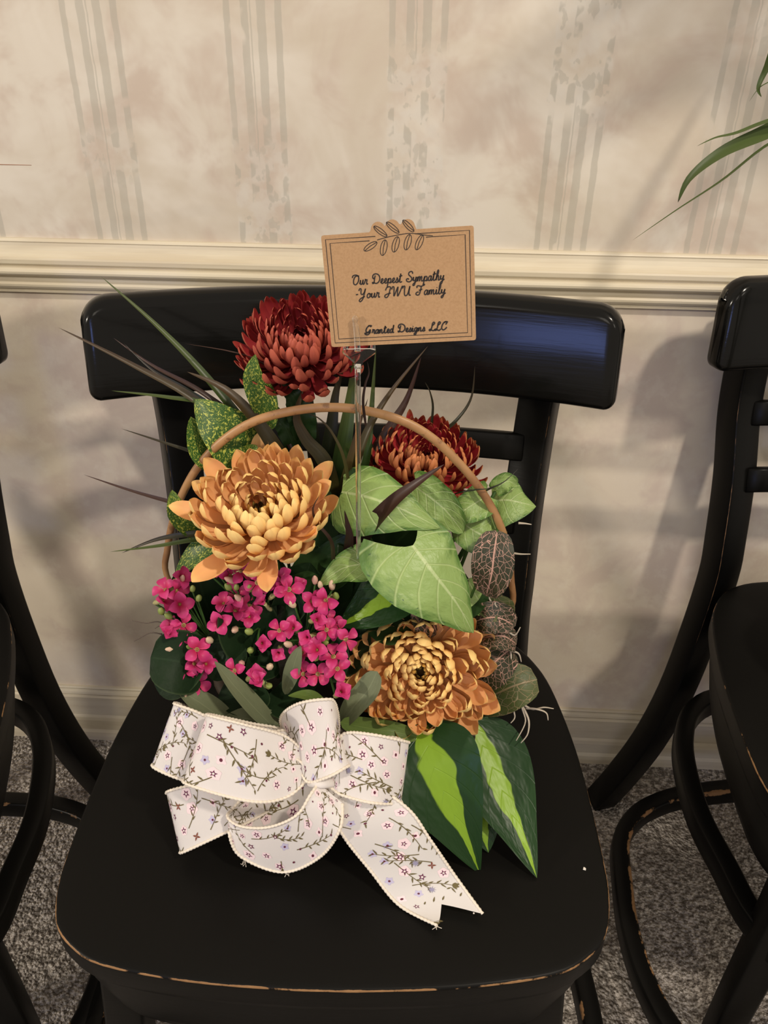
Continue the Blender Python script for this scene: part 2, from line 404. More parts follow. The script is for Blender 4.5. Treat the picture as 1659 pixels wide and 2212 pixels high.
# ---------------------------------------------------------------- leaf kit
def prof(kind, t):
    if kind == 'lance': return max(0, math.sin(math.pi*min(1, t)**.8))**.9
    if kind == 'ovate': return max(0, math.sin(math.pi*t**.66))**.85
    if kind == 'heart': return min(1.0, 1.75*math.sqrt(t+.06)*(1-t)**.82)
    if kind == 'arrow': return float(np.interp(t, [0, .06, .14, .25, .4, .6, .8, .92, 1], [.62, .86, .98, 1.0, .90, .62, .30, .11, 0]))
    if kind == 'round': return max(0, 1-(2*t-1)**2)**.5
    if kind == 'drip': return max(0, math.sin(math.pi*min(1, t)**.60))**1.12
    if kind == 'grass': return min(1, t*4+.55)*max(0, 1-t**1.6)**.9
    if kind == 'strap': return max(0, 1-(abs(2*t-1))**3.2)**.7
def leaf(name, parent, mid, width, mat, kind='ovate', roll=0, cup=.25, back=0.0, wave=0.0, waves=3, nt=16, ns=6, droop=0.0, seed=0, upw=.35, asym=1.0):
    C = cat_rom(mid, nt); T = tangents(C); V, F, UV = [], [], []
    rg = random.Random(seed)
    ph = rg.uniform(0, 6)
    for i in range(nt+1):
        t = i/nt; view = (CAM_LOC-C[i]).normalized()
        N0 = (view*(1-upw)+Vector((0, 0, 1))*upw).normalized()
        S = T[i].cross(N0).normalized(); N = S.cross(T[i]).normalized()
        if roll:
            q = Matrix.Rotation(R(roll), 3, T[i]); S = q @ S; N = q @ N
        w = width*.5*prof(kind, t)
        for j in range(ns+1):
            s = -1+2*j/ns; a = abs(s)
            b = -back*width*(a**1.5)*(1-t)**3
            z = cup*w*(a**1.7) + wave*width*a*math.sin(waves*2*math.pi*t+ph+(2.1 if s > 0 else 0)) - droop*width*.5*a*a
            V.append(C[i]+S*w*s*(asym if s < 0 else 1.0)+N*z+T[0]*b*(asym if s < 0 else 1.0)); UV.append((s*.5+.5, t))
    for i in range(nt):
        for j in range(ns):
            q = i*(ns+1)+j; F.append((q, q+1, q+ns+2, q+ns+1))
    l = parent.matrix_basis.translation if parent else Vector((0, 0, 0))
    return obj(name, [v-l for v in V], F, mat, parent, uv=UV)
def A3(L): return [at(*p) for p in L]
def leaf_px(name, parent, pts, wpx, mat, **k):
    mid = A3(pts); c = sum(mid, Vector())/len(mid); depth = (c-CAM_LOC).dot(fw)
    return leaf(name, parent, mid, wpx*depth/FPX, mat, **k)
def petiole(parent, a, b, mat, r=.0016, sag=.02):
    a, b = Vector(a), Vector(b); l = parent.location
    m = (a+b)/2+Vector((0, 0, sag))
    return tube('petiole', [a-l, m-l, b-l], r, mat, parent, 10, 6)

def veins(s, freq, slope, w):
    u, v, _ = s.xyz(s.coord('UV')); a = s.mul(s.ab(s.sub(u, .5)), 2.0)
    f = s.sub(s.mul(v, freq), s.mul(a, slope)); fr = s.ab(s.sub(s.m('FRACT', f), .5))
    lat = s.step(fr, w, 0.0); mid = s.step(a, .05, .02)
    return u, v, a, lat, mid
def m_arrow():
    s = NT('arrowhead_leaf'); u, v, a, lat, mid = veins(s, 6.0, 1.9, .09); c = s.coord('UV'); o = s.coord('Object')
    rn = s.rnd()
    n = s.noise(s.vec(s.mul(u, 1.0), v, rn), 7, 4, .65, .5)
    col = s.mix(s.step(s.add(a, s.mul(s.sub(n, .5), .9)), .62, 1.0), (.235, .345, .098), (.080, .170, .030))
    col = s.mix(s.mul(s.step(s.noise(c, 26, 3), .62, .7), s.step(a, .45, .9)), col, (.03, .08, .02))
    col = s.mix(s.mul(lat, .45), col, (.50, .60, .28)); col = s.mix(s.mul(mid, .6), col, (.50, .58, .30))
    s.bump(s.add(s.mul(lat, -.6), s.noise(c, 9, 3)), .35, .004)
    m = s.fin(s.mix(s.back(), col, (.30, .40, .16)), .42, .45); s.p.inputs['Transmission Weight'].default_value = 0.0; return m
def m_phil():
    s = NT('lime_striped_leaf'); u, v, a, lat, mid = veins(s, 7.0, 2.2, .05); c = s.coord('UV')
    n = s.noise(s.vec(s.mul(u, .7), s.mul(v, 1.3), s.mul(s.rnd(), 9)), 3.0, 2, .5)
    d = s.add(s.sub(u, .47), s.mul(s.sub(n, .5), .35))
    w = s.add(.055, s.mul(s.m('SINE', s.mul(v, 3.0)), .085))
    st = s.step(s.sub(s.ab(d), w), .012, -.012)
    col = s.mix(s.mul(lat, .12), (.014, .042, .011), (.03, .07, .02)); col = s.mix(st, col, (.215, .36, .028))
    s.bump(s.add(s.mul(lat, -.3), s.noise(c, 6, 2)), .25, .005)
    return s.fin(s.mix(s.back(), col, (.07, .14, .035)), .33, .18)
def m_laurel():
    s = NT('spotted_laurel_leaf'); u, v, a, lat, mid = veins(s, 6.0, 1.6, .05); c = s.coord('UV')
    q = s.vec(s.mul(u, 1.0), s.mul(v, 1.8), s.mul(s.rnd(), 5))
    n = s.noise(q, 16, 3, .6, .3); n2 = s.noise(q, 34, 2, .6)
    f = s.mx(s.step(n, .56, .60), s.mul(s.step(n2, .59, .63), .8))
    col = s.mix(f, (.034, .095, .016), (.44, .47, .08)); col = s.mix(s.mul(mid, .5), col, (.10, .18, .04))
    return s.fin(s.mix(s.back(), col, (.08, .14, .04)), .42, .3)
def m_nerve(name, base, base2, vein, sc=1.0):
    s = NT(name); u, v, a, lat, mid = veins(s, 5.5, 1.6, .035); c = s.coord('UV')
    q = s.vec(s.add(s.mul(u, 1.0), s.mul(s.rnd(), 3)), s.mul(v, 1.25), 0.0)
    vo = s.voro(q, 7.5*sc, 'DISTANCE_TO_EDGE'); e = s.step(vo.outputs['Distance'], .034, .012)
    vo2 = s.voro(q, 19*sc, 'DISTANCE_TO_EDGE'); e2 = s.mul(s.step(vo2.outputs['Distance'], .04, .012), .12)
    f = s.mx(s.mx(e, e2), s.mx(s.mul(lat, .85), s.step(a, .06, .02)))
    col = s.mix(s.mul(f, .85), s.mix(s.noise(c, 6), base, base2), vein)
    s.bump(s.mul(f, -1.0), .4, .003)
    return s.fin(s.mix(s.back(), col, (.10, .10, .05)), .45, .4)
def m_plain(name, c1, c2, rough=.35, backc=None, edge=None):
    s = NT(name); u, v, a, lat, mid = veins(s, 5.0, 1.6, .06); c = s.coord('UV')
    col = s.mix(s.noise(s.vec(u, v, s.mul(s.rnd(), 7)), 5, 3), c1, c2); col = s.mix(s.mul(mid, .25), col, tuple(min(1, x*1.7+.01) for x in c2))
    if edge: col = s.mix(s.step(a, .93, .99), col, edge)
    if backc: col = s.mix(s.back(), col, backc)
    s.bump(s.noise(c, 8, 2), .15, .003)
    return s.fin(col, rough, .13)
def m_blade(name, c0, c1, rough=.38):
    s = NT(name); u, v, _ = s.xyz(s.coord('UV'))
    st = s.noise(s.vec(s.mul(u, 22), s.mul(v, 1.2), s.mul(s.rnd(), 20)), 1.0, 2)
    col = s.mix(s.step(v, .15, .9), c0, c1); col = s.mix(s.mul(s.step(st, .45, .7), .4), col, tuple(x*.45 for x in c0))
    return s.fin(col, rough, .35)
M_ARROW, M_PHIL, M_LAUREL = m_arrow(), m_phil(), m_laurel()
M_NERVE = m_nerve('pink_nerve_leaf', (.018, .030, .011), (.032, .030, .015), (.60, .34, .27))
M_NERVE2 = m_nerve('olive_nerve_leaf', (.055, .085, .022), (.07, .075, .025), (.27, .20, .11), .8)
M_KLEAF = m_plain('kalanchoe_leaf', (.007, .018, .006), (.012, .028, .010), .5, (.02, .04, .016), (.03, .05, .02))
M_SAGE = m_plain('grey_green_leaf', (.125, .145, .080), (.16, .18, .105), .5, (.11, .13, .07))
M_STRAP = m_plain('green_strap_leaf', (.075, .125, .028), (.12, .17, .04), .4, (.10, .15, .05))
M_DARK = m_plain('deep_green_leaf', (.014, .032, .010), (.022, .050, .014), .3)
M_BL_GREEN = m_blade('green_grass_blade', (.020, .045, .008), (.062, .085, .020))
M_BL_BROWN = m_blade('bronze_grass_blade', (.046, .040, .010), (.058, .034, .015))
M_BL_MAROON = m_blade('maroon_grass_blade', (.028, .012, .008), (.050, .022, .015))
M_BL_DARK = m_blade('dark_grass_blade', (.012, .022, .007), (.030, .022, .011))
M_STEM = m_plain('flower_stem', (.03, .075, .016), (.05, .10, .025), .45)
M_ROOT = NT('pale_root').fin((.42, .36, .28), .7)
M_ROOTD = NT('dark_root').fin((.09, .065, .05), .7)

# ---------------------------------------------------------------- chrysanthemums
def m_petal(name, outc, outc2, inc, tip, rough=.5):
    s = NT(name); u, v, _ = s.xyz(s.coord('UV')); rn = s.rnd()
    st = s.noise(s.vec(s.mul(u, 9), s.mul(v, 1.5), s.mul(rn, 40)), 1.0, 2)
    oc = s.mix(s.step(v, .25, .85), outc2, outc); oc = s.mix(s.mul(s.step(st, .45, .75), .35), oc, outc2)
    oc = s.mix(s.mul(rn, .25), oc, outc2)
    ic = s.mix(s.step(v, .82, 1.0), inc, tip); ic = s.mix(s.mul(s.step(st, .45, .75), .3), ic, outc2)
    return s.fin(s.mix(s.back(), oc, ic), rough, .3, sss=.12)
Y_OUT = m_petal('peach_petal', (.92, .65, .25), (.85, .51, .175), (.82, .45, .20), (.90, .63, .26))
Y_CEN = m_petal('amber_centre_petal', (.62, .34, .07), (.46, .20, .045), (.42, .13, .035), (.5, .26, .06))
Y_GRN = m_petal('olive_centre_petal', (.33, .23, .05), (.16, .085, .02), (.12, .06, .015), (.3, .2, .05))
R1_OUT = m_petal('brick_red_petal', (.52, .125, .075), (.36, .045, .036), (.30, .026, .030), (.42, .07, .05))
R1_CEN = m_petal('dark_red_centre_petal', (.24, .03, .03), (.13, .012, .016), (.11, .01, .014), (.2, .02, .02))
R2_OUT = m_petal('rust_orange_petal', (.62, .235, .085), (.42, .095, .045), (.36, .022, .032), (.57, .22, .09))
R2_CEN = m_petal('rust_centre_petal', (.36, .09, .035), (.17, .025, .02), (.12, .012, .014), (.25, .05, .03))
def interp(x, T): return float(np.interp(x, [0, .15, .35, .6, .8, 1], T))
def petal_mesh(name, L, Wd, a0, curl, rb, zb, mat, spoon=.78, cup=.9, tipin=0.0, nt=9, ns=4, bend=16):
    TS = [0, .18, .36, .52, .66, .78, .87, .94, .98, 1.0]
    V, F, UV = [], [], []; r, z = rb, zb
    prev = 0
    for i in range(nt+1):
        t = TS[i]; al = R(a0+bend*(1-t)*.6 - curl*(t**2.0) - tipin*max(0, t-.75)*4*20)
        if i: r += math.sin(al)*L*(t-TS[i-1]); z += math.cos(al)*L*(t-TS[i-1])
        tx, tz = math.sin(al), math.cos(al); nx_, nz_ = -tz, tx       # inner side normal
        pw = (.34+.66*math.sin(math.pi*min(1, (t**1.25))*.5/spoon) if t < spoon else math.sqrt(max(0.0, 1-((t-spoon)/(1.0001-spoon))**2)))
        if t < spoon: pw = .34+.66*math.sin(math.pi/2*(t/spoon)**1.3)
        w = Wd*.5*max(pw, .12 if i == nt else 0)
        for j in range(ns+1):
            s = -1+2*j/ns; ang = s*cup*1.15
            y = w*math.sin(ang)/max(cup*1.15, .01)*1.15; d = w*(1-math.cos(ang))/max(cup*1.15, .01)*1.25
            V.append((r+nx_*d, y, z+nz_*d)); UV.append((s*.5+.5, t))
    for i in range(nt):
        for j in range(ns):
            q = i*(ns+1)+j; F.append((q, q+1, q+ns+2, q+ns+1))
    return mesh(name, V, F, mat, uv=UV)
def mum(label, centre, axis, Rd, n, st, mats, stem_to, seed, group='potted chrysanthemum blooms in the basket'):
    rg = random.Random(seed); root = empty('chrysanthemum', centre)
    root.rotation_mode = 'QUATERNION'; root.rotation_quaternion = Vector(axis).normalized().to_track_quat('Z', 'Y')
    tag(root, label, 'flower', group)
    nb = 14; bins = []
    for b in range(nb):
        h = (b+.5)/nb; var = []
        m = mats[2] if h < st['c1'] else (mats[1] if h < st['c2'] else mats[0])
        for q in range(3):
            j = rg.uniform(-1, 1)
            var.append(petal_mesh('petal', interp(h, st['L'])*Rd*(1+.08*j), interp(h, st['W'])*Rd*(1+.1*rg.uniform(-1, 1)), interp(h, st['a'])+5*j, interp(h, st['curl'])+st['cj']*rg.uniform(-1, 1)*h, (.03+.17*math.sqrt(h))*Rd, (-.02-.16*h*h)*Rd, m, st.get('spoon', .74), cup=st['cup']*(1-.25*h*h), tipin=rg.uniform(0, 1.2)))
        bins.append(var)
    for i in range(n):
        h = (i+.5)/n; hb = min(nb-1, int(h**.88*nb)); phi = i*2.39996
        o = link('petal', bins[hb][i % 3], root)
        o.matrix_local = Matrix.Rotation(phi+rg.uniform(-.12, .12), 4, 'Z') @ Matrix.Rotation(R(rg.uniform(-5, 5))*(.4+h), 4, 'Y') @ Matrix.Rotation(R(rg.uniform(-8, 8)), 4, 'X') @ Matrix.Scale(rg.uniform(.92, 1.08), 4)
    V, F = [], []                                                     # receptacle
    for i in range(7):
        a = math.pi*i/6
        for j in range(12): V.append((.17*Rd*math.sin(a)*math.cos(j*math.pi/6), .17*Rd*math.sin(a)*math.sin(j*math.pi/6), (-.10+.10*math.cos(a))*Rd))
    for i in range(6):
        for j in range(12): F.append((i*12+j, i*12+(j+1) % 12, (i+1)*12+(j+1) % 12, (i+1)*12+j))
    obj('receptacle', V, F, mats[2], root)
    inv = (Matrix.Translation(centre) @ root.rotation_quaternion.to_matrix().to_4x4()).inverted()
    ax = Vector(axis).normalized(); c0 = Vector(centre)-ax*.12*Rd
    pts = [c0, c0-ax*.35*Rd+Vector((0, 0, -.012)), (c0+Vector(stem_to))/2+Vector((0, .004, 0)), Vector(stem_to)]
    C = [inv @ p for p in cat_rom(pts, 18)]; T = (C[-1]-C[0]).normalized()
    V, F = sweep(C, circ(.0032, 8), Vector((0, 1, 0)) if abs(T.y) < .8 else Vector((1, 0, 0)))
    obj('stem', V, F, M_STEM, root)
    return root
ST_Y = dict(L=[.24, .42, .64, .85, .96, 1.0], W=[.06, .11, .18, .25, .29, .31], a=[6, 28, 52, 70, 82, 90], curl=[25, 70, 98, 96, 78, 46], cj=26, cup=1.15, c1=.05, c2=.14, spoon=.70)
ST_Y2 = dict(L=[.20, .36, .58, .84, 1.02, 1.12], W=[.055, .12, .20, .265, .30, .31], a=[4, 30, 54, 72, 84, 94], curl=[30, 80, 100, 98, 84, 52], cj=26, cup=1.25, c1=.07, c2=.17, spoon=.70)
ST_R1 = dict(L=[.24, .46, .70, .90, 1.0, 1.04], W=[.06, .10, .14, .175, .19, .195], a=[6, 26, 48, 70, 92, 108], curl=[28, 56, 80, 90, 88, 76], cj=10, cup=1.05, c1=.06, c2=.15, spoon=.62)
ST_R2 = dict(L=[.24, .46, .70, .90, 1.0, 1.03], W=[.055, .095, .13, .16, .175, .18], a=[6, 28, 54, 80, 102, 116], curl=[30, 62, 92, 106, 112, 106], cj=10, cup=1.05, c1=.05, c2=.10, spoon=.60)
MUM_Y1 = mum('large peach-yellow chrysanthemum with loose petals left of the clear plastic pick', at(568, 1112, -.435), (-.02, -.46, .89), .0605, 135, ST_Y, (Y_OUT, Y_CEN, Y_GRN), (-.10, -.405, .55), 3)
MUM_Y2 = mum('yellow-orange chrysanthemum facing forward beside the floral ribbon bow', at(908, 1448, -.445), (.02, -.84, .54), .062, 175, ST_Y2, (Y_OUT, Y_CEN, Y_GRN), (-.02, -.40, .55), 5)
MUM_R1 = mum('dark red chrysanthemum highest in the basket, partly behind the kraft card', at(652, 752, -.335), (-.03, -.46, .88), .053, 215, ST_R1, (R1_OUT, R1_CEN, R1_CEN), (-.075, -.39, .55), 8)
MUM_R2 = mum('rust red and orange chrysanthemum behind the right side of the hoop handle', at(917, 1000, -.352), (.06, -.42, .90), .050, 230, ST_R2, (R2_OUT, R2_CEN, R2_CEN), (.0, -.385, .55), 11)

# ---------------------------------------------------------------- kalanchoe
s_ = NT('magenta_petal'); u_, v_, _ = s_.xyz(s_.coord('UV'))
c_ = s_.mix(s_.step(v_, .0, .9), (.50, .030, .095), (.54, .045, .185)); c_ = s_.mix(s_.mul(s_.rnd(), .5), c_, (.42, .010, .11))
M_MAG = s_.fin(s_.mix(s_.back(), (.62, .22, .22), c_), .45, .3, sss=.1)
s_ = NT('cream_pink_bud'); zc = s_.xyz(s_.coord('Object'))[2]
M_BUDP = s_.fin(s_.mix(s_.rnd(), (.66, .52, .34), (.60, .30, .26)), .5)
M_BUDG = NT('green_bud').fin((.24, .30, .075), .45)
M_KTUBE = NT('pale_flower_tube').fin((.42, .38, .17), .5)
M_STAMEN = NT('flower_throat').fin((.28, .16, .04), .6)
def kal_petal():
    V, F, UV = [], [], []; nt, ns = 6, 4; L = .0105; Wd = .0092; TT = [0, .2, .42, .64, .82, .94, 1.0]
    for i in range(nt+1):
        t = TT[i]; w = Wd*.5*[.18, .55, .88, 1.0, .86, .5, .08][i]
        for j in range(ns+1):
            s = -1+2*j/ns
            V.append((.0012+L*t, w*s, .0035*math.sin(t*2.4)-.0014*t*t*2+.0022*abs(s)**1.5*(w/(Wd*.5)))); UV.append((s*.5+.5, t))
    for i in range(nt):
        for j in range(ns):
            q = i*(ns+1)+j; F.append((q, q+1, q+ns+2, q+ns+1))
    return mesh('petal', V, F, M_MAG, uv=UV)
KP = kal_petal()
V, F = sweep([Vector((0, 0, z)) for z in (-.0135, -.011, -.007, -.002, .001)], circ(1.0, 7), Vector((0, 1, 0)), scale=[.0009, .0021, .0025, .0017, .0021]); KTUBE = mesh('flower', V, F, M_KTUBE)
def bud_mesh(mat, L=.010, r=.0027):
    V, F = sweep([Vector((0, 0, L*q)) for q in (0, .15, .4, .7, .92, 1)], circ(1.0, 7), Vector((0, 1, 0)), scale=[r*q for q in (.4, .8, 1, .85, .4, .05)])
    return mesh('bud', V, F, mat)
KB = [bud_mesh(M_BUDP), bud_mesh(M_BUDG, .0085, .0029)]
V, F = sweep([Vector((0, 0, z)) for z in (0, .001, .0018)], circ(1.0, 6), Vector((0, 1, 0)), scale=[.0016, .0014, .0004]); KST = mesh('stamen', V, F, M_STAMEN)
kal = empty('kalanchoe_plant', (-.115, -.43, .547)); tag(kal, 'kalanchoe with clusters of small magenta flowers above dark fleshy leaves', 'potted plant')
def kY(py): return -.430 - .052*(py-1200)/300.0
KF = [(520, 170), (605, 115), (725, 175), (680, 125), (870, 165), (655, 215), (290, 235), (270, 320), (170, 390), (290, 415), (195, 315), (320, 565), (200, 650), (245, 590), (310, 640), (610, 412), (705, 355), (690, 465), (790, 505), (905, 415), (590, 530), (790, 420), (850, 260), (925, 250), (1015, 245), (985, 335), (1075, 310), (1130, 300), (1240, 395), (1345, 385), (1265, 530), (1375, 545), (1010, 605), (1110, 590), (875, 695), (1005, 750), (1225, 645), (1440, 605), (1480, 665), (1170, 765), (1280, 745), (1395, 795), (1425, 880), (1283, 915), (1440, 1050), (1175, 915), (415, 740), (395, 845), (480, 845), (420, 975), (335, 885), (690, 890), (815, 930), (885, 975), (1345, 600), (760, 90)]
KBD = [(545, 185, 0), (735, 90, 1), (930, 150, 0), (660, 245, 0), (700, 290, 1), (310, 235, 0), (385, 300, 1), (160, 465, 1), (210, 500, 1), (720, 375, 0), (690, 595, 0), (790, 612, 1), (240, 735, 0), (510, 675, 0), (1100, 415, 0), (1320, 465, 1), (1412, 355, 1), (1262, 245, 0), (1300, 275, 0), (1385, 285, 0), (1340, 690, 1), (1265, 800, 1), (1075, 705, 0), (937, 865, 0), (935, 1000, 1), (735, 840, 0), (800, 745, 1), (330, 1050, 0), (1350, 655, 1), (430, 370, 1), (800, 300, 1), (360, 720, 1), (640, 290, 1)]
rk = random.Random(21)
hubs = [(-.165, -.45, .60), (-.125, -.44, .61), (-.085, -.45, .605), (-.13, -.46, .585), (-.07, -.455, .59)]
def kstem(p):
    h = min(hubs, key=lambda q: (Vector(q)-p).length)
    return Vector(h)
kd = (Vector((0, -.55, .83))).normalized()
for (cx, cy) in KF:
    px, py = 300+cx/3.318, 1180+cy/3.318
    p = at(px, py, kY(py)+rk.uniform(-.006, .004))
    view = (CAM_LOC-p).normalized()
    ax = (view*1.0+Vector((rk.uniform(-.75, .75), rk.uniform(-.4, .4), rk.uniform(-.3, .7)))).normalized()
    if (cx, cy) in ((1283, 915), (790, 505)): ax = (view+Vector((0, 0, -.12))).normalized()
    f = link('flower', KTUBE, kal); q = ax.to_track_quat('Z', 'Y').to_matrix().to_4x4()
    f.matrix_local = Matrix.Translation(p-kal.location) @ q @ Matrix.Rotation(rk.uniform(0, 6.28), 4, 'Z') @ Matrix.Scale(rk.uniform(.85, 1.10), 4)
    cl = rk.choice([0, 0, 10, 25, 45])
    for k in range(4):
        pt = link('petal', KP, f); pt.matrix_local = Matrix.Rotation(k*math.pi/2+rk.uniform(-.08, .08), 4, 'Z') @ Matrix.Rotation(R(-cl-rk.uniform(0, 12)), 4, 'Y')
    link('stamen', KST, f)
    h = kstem(p); e = p-ax*.012
    tube('flower_stalk', [h-kal.location, (h+e)/2-kal.location+Vector((0, 0, .003)), e-kal.location], .0010, M_STEM, kal, 6, 5)
for (cx, cy, ty) in KBD:
    px, py = 300+cx/3.318, 1180+cy/3.318
    p = at(px, py, kY(py)-.004); h = kstem(p); ax = ((p-h).normalized()*.8+Vector((rk.uniform(-.7, .7), -.3, rk.uniform(0, .8)))).normalized()
    o = link('bud', KB[ty], kal); o.matrix_local = Matrix.Translation(p-kal.location-ax*.004) @ ax.to_track_quat('Z', 'Y').to_matrix().to_4x4() @ Matrix.Scale(rk.uniform(.8, 1.15), 4)
    e = p-ax*.004
    tube('flower_stalk', [h-kal.location, (h+e)/2-kal.location, e-kal.location], .0008, M_STEM, kal, 5, 5)
for h in hubs:
    tube('main_stalk', [Vector(h)-kal.location, Vector((h[0]*.6-.04, h[1]+.01, .545))-kal.location], .002, M_STEM, kal, 6, 6)
KL = [([(470, 1350, -.425), (440, 1290, -.43), (425, 1215, -.425)], 150, dict(roll=0)),
      ([(560, 1420, -.445), (535, 1360, -.45), (510, 1285, -.448)], 135, dict(roll=5)),
      ([(450, 1450, -.465), (390, 1430, -.475), (325, 1420, -.478)], 135, dict(roll=-15)),
      ([(420, 1400, -.455), (370, 1465, -.475), (345, 1500, -.48)], 120, dict(roll=10)),
      ([(600, 1340, -.415), (650, 1270, -.415), (670, 1215, -.41)], 140, dict(roll=-5)),
      ([(600, 1330, -.43), (620, 1310, -.438), (610, 1260, -.436)], 90, dict(roll=0)),
      ([(560, 1470, -.455), (520, 1500, -.468), (470, 1515, -.474)], 120, dict(roll=0)),
      ([(600, 1480, -.452), (640, 1510, -.466), (690, 1520, -.472)], 120, dict(roll=0)),
      ([(600, 1430, -.45), (555, 1440, -.462), (535, 1420, -.468)], 70, dict(roll=0)),
      ([(640, 1400, -.45), (700, 1420, -.455), (740, 1470, -.46)], 130, dict(roll=0)),
      ([(520, 1380, -.452), (480, 1420, -.462), (460, 1470, -.466)], 110, dict(roll=8)),
      ([(560, 1300, -.42), (570, 1240, -.42), (560, 1200, -.418)], 120, dict(roll=0)),
      ([(580, 1500, -.45), (580, 1540, -.465), (560, 1580, -.475)], 130, dict(roll=0)),
      ([(690, 1500, -.44), (760, 1540, -.455), (800, 1580, -.465)], 120, dict(roll=0)),
      ([(720, 1420, -.43), (760, 1400, -.435), (790, 1340, -.432)], 110, dict(roll=0))]
for i, (m, w, k) in enumerate(KL): leaf_px('leaf', kal, m, w, M_KLEAF, kind='round' if i < 3 else 'ovate', cup=.22, nt=14, seed=i, **k)

# ---------------------------------------------------------------- other foliage plants
arr = empty('arrowhead_plant', (.02, -.40, .547)); tag(arr, 'arrowhead plant with broad pale green pointed leaves below the rust chrysanthemum', 'potted plant')
SOIL = Vector((.01, -.395, .548))
for i, (m, w, k) in enumerate([
    ([(892, 1178, -.440), (935, 1235, -.452), (988, 1305, -.456), (1022, 1368, -.452)], 245, dict(kind='arrow', back=.30, cup=-.10, roll=-6, wave=.012, asym=.72)),
    ([(738, 1062, -.405), (800, 1075, -.418), (880, 1105, -.426), (952, 1142, -.424)], 180, dict(kind='arrow', back=.12, cup=-.22, roll=12, wave=.015, asym=.8)),
    ([(1062, 1082, -.372), (1095, 1080, -.378), (1130, 1087, -.380), (1158, 1094, -.376)], 135, dict(kind='arrow', back=.10, cup=-.20, roll=-6)),
    ([(895, 1050, -.392), (930, 1075, -.402), (965, 1105, -.408), (1000, 1150, -.404)], 120, dict(kind='heart', back=.1, cup=.35, roll=30, wave=.03)),
    ([(1055, 1070, -.382), (1030, 1085, -.396), (1000, 1105, -.402), (975, 1135, -.400)], 95, dict(kind='heart', back=.1, cup=.4, roll=-25, wave=.04)),
    ([(1000, 1130, -.395), (1030, 1150, -.406), (1065, 1165, -.406), (1095, 1150, -.398)], 115, dict(kind='heart', back=.15, cup=-.15, roll=10, wave=.03)),
    ([(1070, 1060, -.378), (1085, 1045, -.38), (1100, 1040, -.378), (1118, 1050, -.374)], 55, dict(kind='heart', cup=.5, roll=20, wave=.05)),
    ([(830, 1190, -.43), (790, 1215, -.44), (740, 1228, -.442), (690, 1262, -.44)], 95, dict(kind='ovate', cup=.15, roll=10)),
    ([(1010, 1250, -.41), (1030, 1290, -.415), (1045, 1310, -.416), (1060, 1330, -.412)], 70, dict(kind='ovate', cup=-.1))]):
    leaf_px('leaf', arr, m, w, M_ARROW, nt=20, ns=10, seed=40+i, **k)
    petiole(arr, at(*m[0])-Vector((0, 0, .001)), SOIL+Vector((random.uniform(-.03, .03), random.uniform(-.02, .02), 0)), M_STEM, .0016, .0)
phl = empty('philodendron_plant', (.045, -.43, .545)); tag(phl, 'glossy dark green trailing philodendron leaves with lime centre stripes reaching the seat', 'potted plant')
for i, (m, w, k) in enumerate([
    ([(915, 1560, -.475), (935, 1650, -.505), (985, 1770, -.528), (1037, 1888, -.546)], 205, dict(kind='drip', cup=.18, roll=6)),
    ([(1015, 1555, -.455), (1060, 1650, -.482), (1110, 1770, -.516), (1160, 1897, -.551)], 175, dict(kind='drip', cup=.15, roll=-10)),
    ([(858, 1660, -.49), (875, 1700, -.502), (900, 1750, -.512), (930, 1802, -.526)], 110, dict(kind='drip', cup=.15, roll=10)),
    ([(1000, 1700, -.49), (1030, 1760, -.508), (1045, 1800, -.52), (1055, 1842, -.53)], 110, dict(kind='drip', cup=.1, roll=0)),
    ([(890, 1248, -.425), (850, 1275, -.437), (795, 1315, -.446), (735, 1350, -.446)], 130, dict(kind='ovate', cup=.12, roll=4))]):
    leaf_px('leaf', phl, m, w, M_PHIL, nt=20, ns=8, seed=60+i, upw=.25, **k)
    petiole(phl, at(*m[0]), SOIL+Vector((random.uniform(-.01, .05), random.uniform(-.04, 0), 0)), M_STEM, .0015, .0)
ner = empty('nerve_plant', (.06, -.405, .545)); tag(ner, 'nerve plant with dark leaves netted in pink veins and dangling pale roots', 'potted plant')
